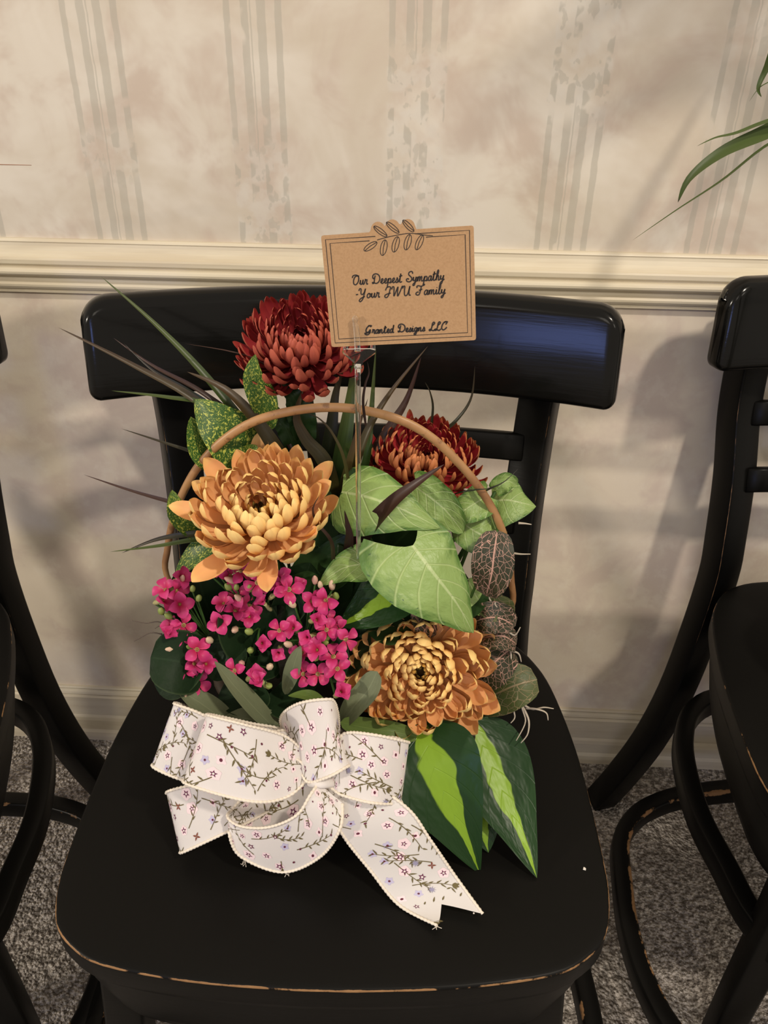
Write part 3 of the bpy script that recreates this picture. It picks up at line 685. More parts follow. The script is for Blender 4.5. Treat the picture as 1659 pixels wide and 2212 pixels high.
for i, (m, w, mt, k) in enumerate([
    ([(1075, 1145, -.418), (1068, 1190, -.428), (1062, 1240, -.432), (1050, 1288, -.428)], 92, M_NERVE, dict(roll=5)),
    ([(960, 1285, -.42), (940, 1310, -.43), (935, 1340, -.432), (945, 1370, -.43)], 95, M_NERVE, dict(roll=0)),
    ([(1020, 1345, -.415), (1050, 1335, -.425), (1080, 1335, -.428), (1112, 1352, -.424)], 70, M_NERVE, dict(roll=25, wave=.05)),
    ([(1030, 1380, -.418), (1060, 1375, -.428), (1090, 1375, -.43), (1116, 1392, -.424)], 72, M_NERVE, dict(roll=-10, wave=.03)),
    ([(1105, 1400, -.425), (1075, 1425, -.436), (1050, 1450, -.44), (1030, 1475, -.438)], 95, M_NERVE, dict(roll=-5, wave=.02)),
    ([(1028, 1520, -.43), (1070, 1500, -.442), (1115, 1480, -.446), (1160, 1468, -.440)], 100, M_NERVE2, dict(roll=8, wave=.02)),
    ([(1000, 1555, -.45), (985, 1580, -.462), (970, 1615, -.468), (945, 1645, -.468)], 95, M_NERVE, dict(roll=0)),
    ([(1020, 1500, -.43), (1030, 1530, -.44), (1030, 1560, -.446), (1015, 1590, -.446)], 80, M_NERVE2, dict(roll=15)),
    ([(1040, 1300, -.41), (1060, 1310, -.42), (1085, 1315, -.424), (1100, 1330, -.42)], 60, M_NERVE2, dict(roll=30, wave=.04)),
    ([(990, 1440, -.415), (1020, 1440, -.425), (1050, 1430, -.428), (1075, 1440, -.424)], 90, M_NERVE, dict(roll=0))]):
    leaf_px('leaf', ner, m, w, mt, kind='round', cup=.18, nt=14, ns=8, seed=80+i, **k)
    petiole(ner, at(*m[0]), SOIL+Vector((random.uniform(.02, .06), random.uniform(-.02, .02), 0)), M_STEM, .0012, .0)
def root_px(parent, pts, r, mat): return tube('root', [p-parent.location for p in A3(pts)], r, mat, parent, 14, 5, lambda t: 1-.6*t)
for pts in [[(1122, 1492, -.44), (1128, 1530, -.452), (1135, 1560, -.46), (1115, 1600, -.474)], [(1128, 1525, -.45), (1142, 1555, -.46), (1140, 1585, -.468), (1125, 1605, -.474)], [(1128, 1520, -.449), (1150, 1532, -.452), (1175, 1528, -.454), (1196, 1531, -.455)], [(1135, 1530, -.45), (1160, 1532, -.455), (1180, 1540, -.458), (1184, 1556, -.46)], [(1120, 1500, -.442), (1110, 1530, -.45), (1112, 1550, -.456), (1103, 1562, -.46)], [(1102, 1405, -.43), (1120, 1412, -.432), (1126, 1430, -.435)], [(1103, 1408, -.43), (1104, 1425, -.435), (1102, 1445, -.44)], [(1095, 1362, -.425), (1112, 1372, -.425), (1124, 1355, -.424)], [(1108, 1195, -.42), (1125, 1197, -.42), (1146, 1197, -.42)], [(1120, 1130, -.40), (1135, 1131, -.40), (1148, 1133, -.40)], [(1075, 1310, -.42), (1060, 1298, -.42), (1056, 1285, -.42)], [(1095, 1300, -.42), (1070, 1302, -.422), (1074, 1312, -.424)]]:
    root_px(ner, pts, .0011, M_ROOT)
for pts in [[(360, 1350, -.45), (340, 1343, -.448), (315, 1346, -.446), (285, 1340, -.444)], [(360, 1350, -.45), (345, 1352, -.449), (335, 1358, -.448)], [(350, 1370, -.45), (325, 1367, -.448), (300, 1380, -.446), (290, 1385, -.445)]]:
    tube('root_hair', [p-kal.location for p in A3(pts)], .0007, M_ROOTD, kal, 12, 5, lambda t: 1-.6*t)
lau = empty('spotted_laurel', (-.11, -.385, .547)); tag(lau, 'spotted laurel sprig with yellow-flecked green leaves behind the hoop handle', 'potted plant')
for i, (m, w, k) in enumerate([
    ([(585, 930, -.372), (572, 870, -.374), (550, 815, -.376), (552, 765, -.376)], 62, dict(kind='lance', cup=.25, roll=-20, wave=.02)),
    ([(560, 1000, -.375), (520, 965, -.383), (470, 915, -.388), (422, 862, -.384)], 135, dict(kind='ovate', cup=.1, roll=0, wave=.02)),
    ([(500, 1010, -.380), (455, 985, -.390), (430, 955, -.392), (412, 900, -.388)], 90, dict(kind='ovate', cup=.15, roll=15)),
    ([(560, 1010, -.378), (540, 990, -.386), (545, 975, -.388), (555, 962, -.388)], 60, dict(kind='ovate', cup=.2, roll=10)),
    ([(455, 1155, -.42), (420, 1130, -.424), (385, 1105, -.425), (372, 1058, -.422)], 70, dict(kind='ovate', cup=.2, roll=-10)),
    ([(500, 1150, -.42), (460, 1175, -.428), (415, 1205, -.430), (378, 1245, -.428)], 70, dict(kind='ovate', cup=.15, roll=5))]):
    leaf_px('leaf', lau, m, w, M_LAUREL, nt=16, ns=8, seed=100+i, **k)
    petiole(lau, at(*m[0]), Vector((-.10+random.uniform(-.02, .02), -.39, .549)), M_STEM, .0015, .0)
drk = empty('toothed_foliage', (-.075, -.375, .547)); tag(drk, 'dark toothed leaves standing behind the handle under the red chrysanthemum', 'foliage')
for i, (m, w, k) in enumerate([
    ([(665, 960, -.36), (650, 900, -.362), (635, 860, -.362), (603, 828, -.360)], 62, dict(wave=.10, waves=5)),
    ([(640, 980, -.365), (620, 930, -.366), (600, 900, -.366), (590, 870, -.365)], 46, dict(wave=.10, waves=5)),
    ([(700, 1200, -.40), (720, 1205, -.41), (735, 1208, -.412), (700, 1240, -.41)], 60, {}),
    ([(760, 1200, -.40), (700, 1230, -.412), (650, 1250, -.416), (612, 1262, -.414)], 120, dict(roll=5)),
    ([(690, 1180, -.40), (680, 1120, -.40), (665, 1060, -.398), (650, 1010, -.394)], 110, {}),
    ([(740, 1180, -.398), (760, 1120, -.40), (770, 1060, -.396), (760, 1010, -.392)], 90, {}),
    ([(820, 1300, -.415), (850, 1330, -.425), (880, 1340, -.428), (900, 1360, -.428)], 140, {}),
    ([(720, 1340, -.402), (760, 1280, -.408), (800, 1230, -.408), (830, 1190, -.404)], 170, {}),
    ([(800, 1230, -.398), (840, 1190, -.402), (880, 1150, -.402), (930, 1110, -.398)], 170, {}),
    ([(700, 1300, -.40), (710, 1250, -.404), (730, 1200, -.404), (760, 1150, -.40)], 120, {}),
    ([(960, 1300, -.405), (1000, 1290, -.41), (1030, 1280, -.41), (1050, 1260, -.408)], 110, {})]):
    leaf_px('leaf', drk, m, w, M_DARK, kind='ovate', cup=.2, nt=20, seed=120+i, **k)
    petiole(drk, at(*m[0]), Vector((-.05+random.uniform(-.03, .03), -.385, .549)), M_STEM, .0014, .0)
srp = empty('strap_leaf_plant', (-.03, -.45, .547)); tag(srp, 'grey-green strap leaves arching over the basket rim behind the bow', 'foliage')
for i, (m, w, mt, k) in enumerate([
    ([(610, 1590, -.485), (560, 1540, -.488), (505, 1480, -.492), (463, 1428, -.490)], 50, M_SAGE, dict(kind='lance', roll=20)),
    ([(520, 1580, -.487), (470, 1545, -.488), (420, 1510, -.488), (385, 1492, -.485)], 58, M_SAGE, dict(kind='lance', roll=10)),
    ([(640, 1590, -.482), (590, 1570, -.486), (530, 1552, -.488), (470, 1560, -.487)], 62, M_SAGE, dict(kind='lance', roll=0)),
    ([(720, 1560, -.475), (690, 1520, -.482), (660, 1502, -.484), (622, 1503, -.482)], 34, M_STRAP, dict(kind='lance', roll=20)),
    ([(735, 1565, -.475), (765, 1525, -.480), (795, 1490, -.478), (815, 1450, -.472)], 56, M_SAGE, dict(kind='strap', roll=-10)),
    ([(735, 1560, -.483), (790, 1572, -.487), (845, 1580, -.488), (905, 1592, -.486)], 44, M_STRAP, dict(kind='strap', roll=10)),
    ([(615, 1500, -.47), (628, 1460, -.474), (640, 1420, -.474), (650, 1395, -.472)], 36, M_SAGE, dict(kind='lance', roll=0))]):
    leaf_px('leaf', srp, m, w, mt, cup=.2, nt=16, seed=140+i, **k)
gra = empty('bronze_grass', (-.07, -.375, .547)); tag(gra, 'spiky bronze and green ornamental grass fanning out behind the flowers', 'ornamental grass')
GB = [([(660, 1150, -.375), (560, 965, -.360), (450, 820, -.345), (340, 705, -.335), (218, 597, -.33)], 25, M_BL_GREEN),
      ([(640, 1120, -.375), (540, 985, -.37), (430, 870, -.365), (290, 790, -.365), (125, 707, -.37)], 26, M_BL_BROWN),
      ([(640, 1100, -.37), (560, 950, -.35), (440, 850, -.345), (330, 790, -.34), (245, 730, -.34)], 16, M_BL_MAROON),
      ([(600, 1060, -.37), (480, 900, -.35), (400, 840, -.345), (330, 800, -.343), (268, 742, -.34)], 12, M_BL_DARK),
      ([(660, 1100, -.38), (610, 1000, -.38), (560, 920, -.378), (490, 845, -.376), (404, 803, -.376)], 44, M_BL_BROWN),
      ([(640, 1080, -.37), (560, 960, -.365), (470, 880, -.365), (360, 858, -.367), (240, 844, -.37)], 20, M_BL_GREEN),
      ([(600, 1100, -.38), (530, 1020, -.38), (440, 985, -.385), (350, 955, -.385), (262, 926, -.385)], 15, M_BL_DARK),
      ([(560, 1140, -.39), (490, 1110, -.40), (400, 1092, -.41), (290, 1062, -.41), (180, 1025, -.41)], 15, M_BL_MAROON),
      ([(560, 1160, -.40), (490, 1150, -.42), (420, 1153, -.432), (340, 1165, -.434), (262, 1195, -.434)], 20, M_BL_DARK),
      ([(560, 1170, -.40), (500, 1160, -.42), (430, 1165, -.433), (340, 1180, -.435), (238, 1192, -.435)], 20, M_BL_GREEN),
      ([(700, 1100, -.365), (680, 1000, -.355), (672, 920, -.35), (668, 860, -.346), (672, 800, -.345)], 38, M_BL_DARK),
      ([(720, 1100, -.365), (735, 1000, -.355), (748, 920, -.35), (757, 850, -.346), (765, 770, -.345)], 44, M_BL_GREEN),
      ([(700, 1100, -.36), (705, 1000, -.352), (716, 920, -.348), (725, 850, -.345), (745, 780, -.345)], 38, M_BL_DARK),
      ([(700, 1080, -.37), (670, 980, -.365), (630, 880, -.36), (560, 780, -.355), (400, 742, -.35)], 10, M_BL_MAROON),
      ([(720, 1080, -.372), (700, 1000, -.37), (660, 950, -.368), (640, 900, -.366), (655, 840, -.366)], 40, M_BL_BROWN),
      ([(745, 1100, -.37), (770, 1000, -.365), (800, 920, -.36), (850, 840, -.352), (925, 747, -.345)], 24, M_BL_BROWN),
      ([(760, 1100, -.36), (800, 1000, -.345), (845, 920, -.335), (880, 860, -.325), (910, 770, -.32)], 30, M_BL_MAROON),
      ([(760, 1100, -.37), (790, 1000, -.36), (800, 920, -.352), (806, 840, -.348), (812, 752, -.345)], 20, M_BL_GREEN),
      ([(850, 1080, -.36), (930, 960, -.335), (985, 910, -.33), (1018, 860, -.33), (1026, 790, -.33)], 13, M_BL_DARK),
      ([(850, 1080, -.36), (920, 960, -.335), (935, 890, -.33), (930, 850, -.33), (918, 825, -.33)], 8, M_BL_DARK),
      ([(770, 1190, -.415), (800, 1140, -.425), (850, 1085, -.432), (900, 1045, -.436), (960, 1003, -.436)], 46, M_BL_MAROON),
      ([(752, 1215, -.42), (754, 1180, -.428), (755, 1155, -.43), (750, 1130, -.43), (744, 1102, -.43)], 24, M_BL_MAROON),
      ([(720, 1220, -.43), (715, 1170, -.445), (685, 1130, -.450), (676, 1100, -.450), (690, 1070, -.45)], 10, M_BL_MAROON),
      ([(760, 1100, -.39), (745, 1000, -.40), (720, 940, -.402), (690, 905, -.402), (662, 893, -.402)], 9, M_BL_BROWN),
      ([(730, 1100, -.385), (745, 1040, -.39), (757, 990, -.392), (770, 940, -.392), (795, 860, -.392)], 22, M_BL_BROWN),
      ([(790, 920, -.41), (784, 870, -.412), (789, 830, -.412), (797, 805, -.412), (793, 780, -.412)], 7, M_BL_MAROON),
      ([(660, 1080, -.37), (640, 1000, -.37), (612, 940, -.365), (560, 870, -.36), (520, 770, -.356)], 14, M_BL_MAROON),
      ([(1000, 1075, -.375), (1030, 1068, -.39), (1060, 1055, -.395), (1090, 1040, -.395), (1120, 1012, -.395)], 5, M_BL_DARK),
      ([(960, 1080, -.375), (990, 1065, -.40), (1030, 1058, -.405), (1050, 1056, -.405), (1072, 1048, -.405)], 5, M_BL_DARK)]
for i, (m, w, mt) in enumerate(GB):
    leaf_px('blade', gra, m, w, mt, kind='grass', cup=.35, nt=22, ns=4, seed=160+i, roll=random.uniform(-20, 20))

# ---------------------------------------------------------------- ribbon bow
s_ = NT('white_ribbon_fabric'); c_ = s_.coord('UV'); x_, y_, _ = s_.xyz(c_)
s_.bump(s_.noise(s_.vec(s_.mul(x_, 400), s_.mul(y_, 400), 0.0), 1.0, 1), .06, .0006)
M_RIB = s_.fin((.92, .875, .845), .62, .25, sss=0.0)
tr_ = s_.new('ShaderNodeBsdfTranslucent'); tr_.inputs[0].default_value = (.92, .86, .82, 1); mx_ = s_.new('ShaderNodeMixShader'); mx_.inputs[0].default_value = .3
s_.nt.links.new(s_.p.outputs[0], mx_.inputs[1]); s_.nt.links.new(tr_.outputs[0], mx_.inputs[2]); s_.nt.links.new(mx_.outputs[0], s_.out.inputs[0])
M_CORD = NT('cream_picot_cord').fin((.78, .70, .59), .7)
PR = {k: NT('print_'+k).fin(c, .65, .2) for k, c in dict(halo=(.84, .67, .69), plum=(.12, .012, .06), stem=(.145, .115, .05), lav=(.52, .48, .64), dot=(.13, .03, .05), rust=(.22, .07, .045), pale=(.88, .80, .74), blue=(.30, .28, .40)).items()}
PRK = list(PR)
def motifs(L, Wd, seed):
    """2D print in ribbon coordinates: list of (verts, tris, material key, layer)"""
    rg = random.Random(seed); out = []
    def fan(c, pts, k, lay): out.append(([c]+pts, [(0, 1+i, 1+(i+1) % len(pts)) for i in range(len(pts))], k, lay))
    def blob(x, y, r, k, lay, lob=0, amp=0.0, n=12, ph=0, sq=1.0):
        fan((x, y), [(x+r*(1+amp*math.cos(lob*a+ph))*math.cos(a), y+sq*r*(1+amp*math.cos(lob*a+ph))*math.sin(a)) for a in [2*math.pi*i/n for i in range(n)]], k, lay)
    def star(x, y, r, ph, k, lay, n=5, inn=.42):
        fan((x, y), [(x+(r if i % 2 == 0 else r*inn)*math.cos(ph+math.pi*i/n), y+(r if i % 2 == 0 else r*inn)*math.sin(ph+math.pi*i/n)) for i in range(2*n)], k, lay)
    def stroke(P, w, k, lay):
        V, T = [], []
        for i, p in enumerate(P):
            a = P[max(i-1, 0)]; b = P[min(i+1, len(P)-1)]; dx, dy = b[0]-a[0], b[1]-a[1]; l = math.hypot(dx, dy) or 1
            ww = w*(1-.5*i/len(P)); V += [(p[0]-dy/l*ww, p[1]+dx/l*ww), (p[0]+dy/l*ww, p[1]-dx/l*ww)]
        for i in range(len(P)-1): q = 2*i; T += [(q, q+1, q+3), (q, q+3, q+2)]
        out.append((V, T, k, lay))
    def lens(x, y, a, l, w, k, lay):
        c, s = math.cos(a), math.sin(a); P = [(0, 0), (l*.35, w), (l*.75, w*.6), (l, 0), (l*.75, -w*.6), (l*.35, -w)]
        fan((x+c*l*.5, y+s*l*.5), [(x+c*p-s*q, y+s*p+c*q) for p, q in P], k, lay)
    placed = []
    nx_ = max(1, int(L/.0155)); ny_ = max(1, int(Wd/.0155))
    for i in range(nx_):
        for j in range(ny_):
            x = (i+.5+rg.uniform(-.3, .3))*L/nx_; y = (j+.5+rg.uniform(-.3, .3))*Wd/ny_
            a = rg.uniform(0, 6.28); cv = rg.uniform(-.9, .9); n = 10; P = [(x, y)]; aa = a; st = rg.uniform(.0022, .0034)
            for q in range(n):
                aa += cv/n; P.append((P[-1][0]+st*math.cos(aa), P[-1][1]+st*math.sin(aa)))
            stroke(P, .00032, 'stem', 1)
            for q in range(2, n+1):
                sd = 1 if q % 2 else -1
                if rg.random() < .85: lens(P[q][0], P[q][1], aa+sd*rg.uniform(.5, .9), rg.uniform(.003, .0055), .00055, 'stem', 1)
            e = P[-1]; typ = rg.random()
            if typ < .3: blob(e[0], e[1], .0024, 'lav', 0, 5, .25, 16, a); blob(e[0], e[1], .0007, 'dot', 3, 0, 0, 8)
            elif typ < .45: star(e[0], e[1], .003, a, 'blue', 2, 9, .35)
            elif typ < .6: lens(e[0], e[1], aa, .0045, .0014, 'stem', 2); lens(e[0], e[1], aa+.6, .004, .0009, 'stem', 2); lens(e[0], e[1], aa-.6, .004, .0009, 'stem', 2)
            elif typ < .75: blob(e[0], e[1], .0008, 'dot', 2, 0, 0, 8, 0, 1.3)
            placed.append(e)
    tries = 0; cnt = int(L*Wd/.00019)
    while cnt > 0 and tries < 900:
        tries += 1; x, y = rg.uniform(.003, L-.003), rg.uniform(.004, Wd-.004)
        if any((x-q[0])**2+(y-q[1])**2 < .0085**2 for q in placed): continue
        placed.append((x, y)); cnt -= 1; t = rg.random(); a = rg.uniform(0, 6)
        if t < .55:
            if rg.random() < .8: blob(x, y, rg.uniform(.0028, .0042), 'halo', 0, 5, .12, 16, a)
            r = rg.uniform(.0019, .0027); star(x, y, r, a, 'plum', 2); star(x, y, r*.45, a, 'pale', 3)
        elif t < .72: blob(x, y, .0027, 'halo', 0, 4, .25, 16, a); blob(x, y, .0009, 'dot', 2, 0, 0, 8, 0, 1.25)
        elif t < .82: blob(x, y, .0026, 'lav', 0, 5, .25, 16, a); blob(x, y, .0008, 'dot', 2, 0, 0, 8)
        elif t < .92:
            for q in range(4): lens(x, y, a+q*math.pi/2, .0027, .0006, 'rust', 2)
        else: blob(x, y, .0008, 'dot', 2, 0, 0, 8)
    return out
bow = empty('ribbon_bow', at(690, 1690, -.535)); tag(bow, 'white wired ribbon bow printed with tiny pink flowers and olive sprigs', 'bow')
def ribbon(name, Apx, Bpx, seed, n=44, nv=8, notch=0.0, bulge=0.0):
    A = cat_rom(A3(Apx), n); B = cat_rom(A3(Bpx), n); l0 = bow.location
    nor = []
    for i in range(n+1):
        tA = (A[min(i+1, n)]-A[max(i-1, 0)])+(B[min(i+1, n)]-B[max(i-1, 0)]); nn = tA.cross(B[i]-A[i])
        nor.append(nn.normalized() if nn.length > 1e-9 else Vector((0, -1, 0)))
    def S(i_f, v):
        i = min(int(i_f), n-1); f = i_f-i
        a = A[i].lerp(A[i+1], f); b = B[i].lerp(B[i+1], f); nr = nor[i].lerp(nor[i+1], f)
        return a.lerp(b, v)+nr*bulge*math.sin(math.pi*v), nr
    V, F, UV = [], [], []
    L = sum(((A[i+1]+B[i+1])/2-(A[i]+B[i])/2).length for i in range(n)); Wd = sum((A[i]-B[i]).length for i in range(n+1))/(n+1)
    for i in range(n+1):
        for j in range(nv+1):
            v = j/nv; fi = float(i)
            if notch and i > n*.6: fi = min(n, i)-notch*n*((i-n*.6)/(n*.4))*(1-abs(2*v-1))
            p, _ = S(max(0, fi), v); V.append(p-l0); UV.append((i/n*L/Wd, v))
    for i in range(n):
        for j in range(nv): q = i*(nv+1)+j; F.append((q, q+1, q+nv+2, q+nv+1))
    o = obj(name, V, F, M_RIB, bow, uv=UV)
    # picot cord on both edges
    Vt, Ft = [], []
    for E in (A, B):
        ln = [0.0]
        for i in range(n): ln.append(ln[-1]+(E[i+1]-E[i]).length)
        m = max(30, int(ln[-1]/.0008)); C = []; sc = []
        for q in range(m+1):
            d = ln[-1]*q/m; i = min(n-1, max(0, int(np.searchsorted(ln, d))-1)); f = (d-ln[i])/max(1e-9, ln[i+1]-ln[i])
            C.append(E[i].lerp(E[i+1], f)-l0); sc.append(.75+.5*abs(math.sin(math.pi*d/.0032)))
        T = (C[-1]-C[0])
        v_, f_ = sweep(C, circ(.00115, 5), [ (nor[min(n, int(n*q/m))]) for q in range(m+1)], scale=sc)
        b0 = len(Vt); Vt += v_; Ft += [tuple(x+b0 for x in f) for f in f_]
    tag(obj('picot_trim', Vt, Ft, M_CORD, o), None, None, None, 'stuff')
    # flat print, laid on both faces of the fabric
    Vp, Fp, MI = [], [], []
    for verts, tris, key, lay in motifs(L, Wd, seed):
        if min(v[0] for v in verts) < .0005 or max(v[0] for v in verts) > L-.0005: continue
        if notch and max(v[0] for v in verts) > L*(1-notch)-.002 and not all(abs(2*v[1]/Wd-1) > .6 for v in verts): continue
        for side in (1, -1):
            b0 = len(Vp)
            for (x, y) in verts:
                y = min(max(y, .0008), Wd-.0008); fi = x/L*n; p, nr = S(fi, y/Wd)
                # true surface is faceted: follow the same linear facets
                Vp.append(p-l0+nr*side*(.00022+.00007*lay))
            for t in tris: Fp.append(tuple(b0+q for q in (t if side > 0 else t[::-1]))); MI.append(PRK.index(key))
    if Fp:
        me = mesh('printed_pattern', Vp, Fp, None, False, mats=[PR[k] for k in PRK], mi=MI)
        tag(link('printed_pattern', me, o), None, None, None, 'stuff')
    return o
# far left loop
ribbon('ribbon_loop', [(600, 1610, -.500), (500, 1575, -.505), (430, 1540, -.508), (378, 1521, -.503), (392, 1522, -.490), (450, 1548, -.484), (600, 1610, -.492)],
       [(600, 1690, -.515), (500, 1700, -.526), (400, 1686, -.530), (331, 1657, -.524), (352, 1650, -.510), (450, 1670, -.500), (600, 1690, -.505)], 1)
# front left loop
ribbon('ribbon_loop', [(668, 1640, -.520), (618, 1592, -.524), (530, 1566, -.534), (452, 1546, -.528), (462, 1545, -.512), (540, 1562, -.500), (625, 1582, -.500), (668, 1640, -.510)],
       [(668, 1680, -.533), (620, 1722, -.548), (540, 1731, -.558), (404, 1694, -.549), (420, 1680, -.532), (540, 1690, -.520), (630, 1650, -.515), (668, 1670, -.520)], 2)
# lower left loop
ribbon('ribbon_loop', [(600, 1690, -.515), (520, 1690, -.520), (440, 1692, -.530), (367, 1708, -.534), (372, 1716, -.520), (460, 1712, -.510), (600, 1700, -.508)],
       [(600, 1740, -.525), (545, 1772, -.540), (480, 1802, -.550), (395, 1841, -.5555), (405, 1830, -.543), (490, 1790, -.530), (600, 1740, -.518)], 3)
# top right loop bending towards the viewer
ribbon('ribbon_loop', [(640, 1640, -.492), (622, 1600, -.494), (606, 1552, -.502), (640, 1522, -.511), (700, 1511, -.514), (724, 1520, -.508), (732, 1580, -.496), (720, 1660, -.495)],
       [(660, 1690, -.515), (645, 1660, -.520), (652, 1672, -.532), (668, 1690, -.540), (715, 1676, -.545), (752, 1655, -.536), (752, 1662, -.522), (720, 1690, -.520)], 4, bulge=.002)
# right loop
ribbon('ribbon_loop', [(700, 1660, -.520), (730, 1600, -.520), (752, 1583, -.520), (810, 1588, -.528), (872, 1601, -.522), (880, 1604, -.512), (830, 1594, -.502), (720, 1640, -.505)],
       [(700, 1690, -.533), (716, 1702, -.540), (735, 1716, -.544), (800, 1734, -.552), (858, 1736, -.543), (862, 1728, -.532), (810, 1720, -.522), (720, 1690, -.520)], 5)
# big bottom loop opening towards the viewer
ribbon('ribbon_loop', [(690, 1640, -.515), (630, 1636, -.515), (565, 1680, -.520), (508, 1742, -.535), (491, 1764, -.549), (520, 1785, -.557), (580, 1787, -.561), (640, 1762, -.561), (670, 1718, -.553), (688, 1692, -.542)],
       [(720, 1690, -.522), (660, 1770, -.532), (580, 1810, -.541), (510, 1800, -.549), (495, 1800, -.5565), (520, 1850, -.5615), (610, 1884, -.5645), (690, 1852, -.5655), (734, 1792, -.563), (740, 1735, -.549)], 6, n=56)
# upper inner loop seen behind the front-left one
ribbon('ribbon_loop', [(690, 1660, -.520), (640, 1585, -.508), (590, 1580, -.505), (560, 1590, -.502), (580, 1585, -.492), (640, 1590, -.490), (690, 1650, -.500)],
       [(690, 1690, -.532), (640, 1640, -.528), (590, 1640, -.524), (560, 1650, -.520), (580, 1640, -.508), (640, 1630, -.506), (690, 1680, -.515)], 7)
# long tail with a swallow-tail end on the seat
ribbon('ribbon_tail', [(715, 1690, -.530), (790, 1690, -.536), (880, 1746, -.548), (930, 1815, -.558), (985, 1895, -.5665), (1043, 1974, -.588)],
       [(705, 1705, -.535), (722, 1745, -.548), (738, 1800, -.558), (800, 1880, -.566), (862, 1955, -.581), (944, 1999, -.5985)], 8, notch=.12)
# knot
kn = [at(x, y, Y) for x, y, Y in [(668, 1672, -.535), (700, 1668, -.542), (722, 1680, -.535), (716, 1706, -.54), (694, 1716, -.546), (672, 1702, -.540)]]
C = [p-bow.location for p in cat_rom([at(672, 1690, -.535), at(695, 1688, -.541), at(718, 1690, -.535)], 10)]
V, F = sweep(C, circ(.006, 12, .004), Vector((0, 0, 1)), scale=[.7+.3*math.sin(math.pi*i/10) for i in range(11)]); obj('knot', V, F, M_RIB, bow)
for (x, y, Y) in ((527, 1862, -.557), (622, 1884, -.560), (945, 1998, -.599)):
    for k in range(4):
        a = at(x, y, Y)-bow.location; tube('loose_thread', [a, a+Vector((random.uniform(-.002, .002), random.uniform(-.002, .001), random.uniform(-.002, .0005))), a+Vector((random.uniform(-.004, .004), random.uniform(-.004, 0), random.uniform(-.003, .0)))], .00025, M_CORD, bow, 5, 4)

# ---------------------------------------------------------------- card on a clear pick
CY_ = -.445
cTL, cTR, cBR, cBL = at(694, 506, CY_), at(1013, 491, CY_-.004), at(1038, 731, CY_-.012), at(716, 752, CY_-.008)
card = empty('sympathy_card', (cBL+cBR)/2); tag(card, 'tan kraft paper sympathy card with script lettering and leaf-sprig top', 'card')
ex = ((cBR-cBL)+(cTR-cTL)).normalized(); CWm = ((cBR-cBL).length+(cTR-cTL).length)/2; CHm = ((cTL-cBL).length+(cTR-cBR).length)/2
ey = ((cTL-cBL)+(cTR-cBR)); ey = (ey-ex*ey.dot(ex)).normalized(); en = ex.cross(ey).normalized()      # towards the viewer
cO = (cBL+cBR+cTL+cTR)/4-ex*CWm/2-ey*CHm/2-card.location
def cp(u, v, off=0.0): return cO+ex*(u*CWm/100)+ey*(v*CHm/74)+en*off     # card millimetres, 100 x 74
s_ = NT('kraft_card'); c_ = s_.coord('Object')
M_KRAFT = s_.fin(s_.mix(s_.step(s_.noise(c_, 700, 3, .7), .35, .7), (.43, .265, .14), (.375, .225, .115)), .75, .2)
M_INK = NT('engraved_ink').fin((.018, .012, .010), .7)
ol = [(1.5, 0), (98.5, 0), (99.6, .4), (100, 1.5), (100, 72.5), (99.6, 73.6), (98.5, 74), (63, 74)]
for (cx, cy, r) in ((57.5, 76.0, 4.6), (47.5, 76.4, 4.6), (38, 75.6, 4.6)):
    for a in np.linspace(20, 160, 9): ol.append((cx+r*math.cos(R(a)), cy+r*math.sin(R(a))))
ol += [(33, 75), (32, 74), (1.5, 74), (.4, 73.6), (0, 72.5), (0, 1.5), (.4, .4)]
n = len(ol); V = [cp(u, v, .0004) for u, v in ol]+[cp(u, v, -.0006) for u, v in ol]
obj('card_board', V, [tuple(range(n)), tuple(range(n, 2*n))[::-1]]+[(i, n+i, n+(i+1) % n, (i+1) % n) for i in range(n)], M_KRAFT, card, smooth=False)
def inkmesh(name, strokes, w, parent=card):
    """strokes in card mm -> flat ink strips just proud of the card"""
    V, F = [], []
    for P in strokes:
        b0 = len(V)
        for i, p in enumerate(P):
            a = P[max(i-1, 0)]; b = P[min(i+1, len(P)-1)]; dx, dy = b[0]-a[0], b[1]-a[1]; l = math.hypot(dx, dy) or 1
            V += [cp(p[0]-dy/l*w, p[1]+dx/l*w, .00055), cp(p[0]+dy/l*w, p[1]-dx/l*w, .00055)]
        for i in range(len(P)-1): q = b0+2*i; F.append((q, q+1, q+3, q+2))
    return obj(name, V, F, M_INK, parent, smooth=False)
inkmesh('border_line', [[(36, 71.3), (2.8, 71.3), (2.8, 2.8), (97.2, 2.8), (97.2, 71.3), (62, 71.3)]], .24)
inkmesh('border_line', [[(32, 68.8), (5.6, 68.8), (5.6, 5.4), (94.4, 5.4), (94.4, 68.8), (69, 68.8)]], .24)
def eleaf(cx, cy, l, w, a):
    P = [(l/2*math.cos(q), w/2*math.sin(q)) for q in np.linspace(0, 2*math.pi, 21)]; c, s = math.cos(R(a)), math.sin(R(a))
    return [[(cx+c*x-s*y, cy+s*x+c*y) for x, y in P], [(cx+c*x-s*y, cy+s*x+c*y) for x, y in ((-l*.48, -w*.12), (0, w*.06), (l*.5, 0))]]
sp = []
for a in [(39.5, 74.2, 10.5, 3.2, 140), (47.7, 76.0, 10.5, 3.2, 138), (57.9, 76.4, 10, 3.2, 132), (32.3, 65.3, 10, 3.6, 28), (41.0, 63.9, 10, 4.2, 74), (49.0, 65.5, 10, 4.2, 70), (57.0, 66.4, 10, 4.2, 70), (64.6, 65.8, 10, 4.0, 62)]: sp += eleaf(*a)
sp.append(cat_rom([(37, 69), (43, 70.2), (50, 71.2), (57, 71.8), (62, 71.4), (68, 70.2), (73.5, 69.4)], 24))
inkmesh('leaf_sprig_engraving', sp, .22)
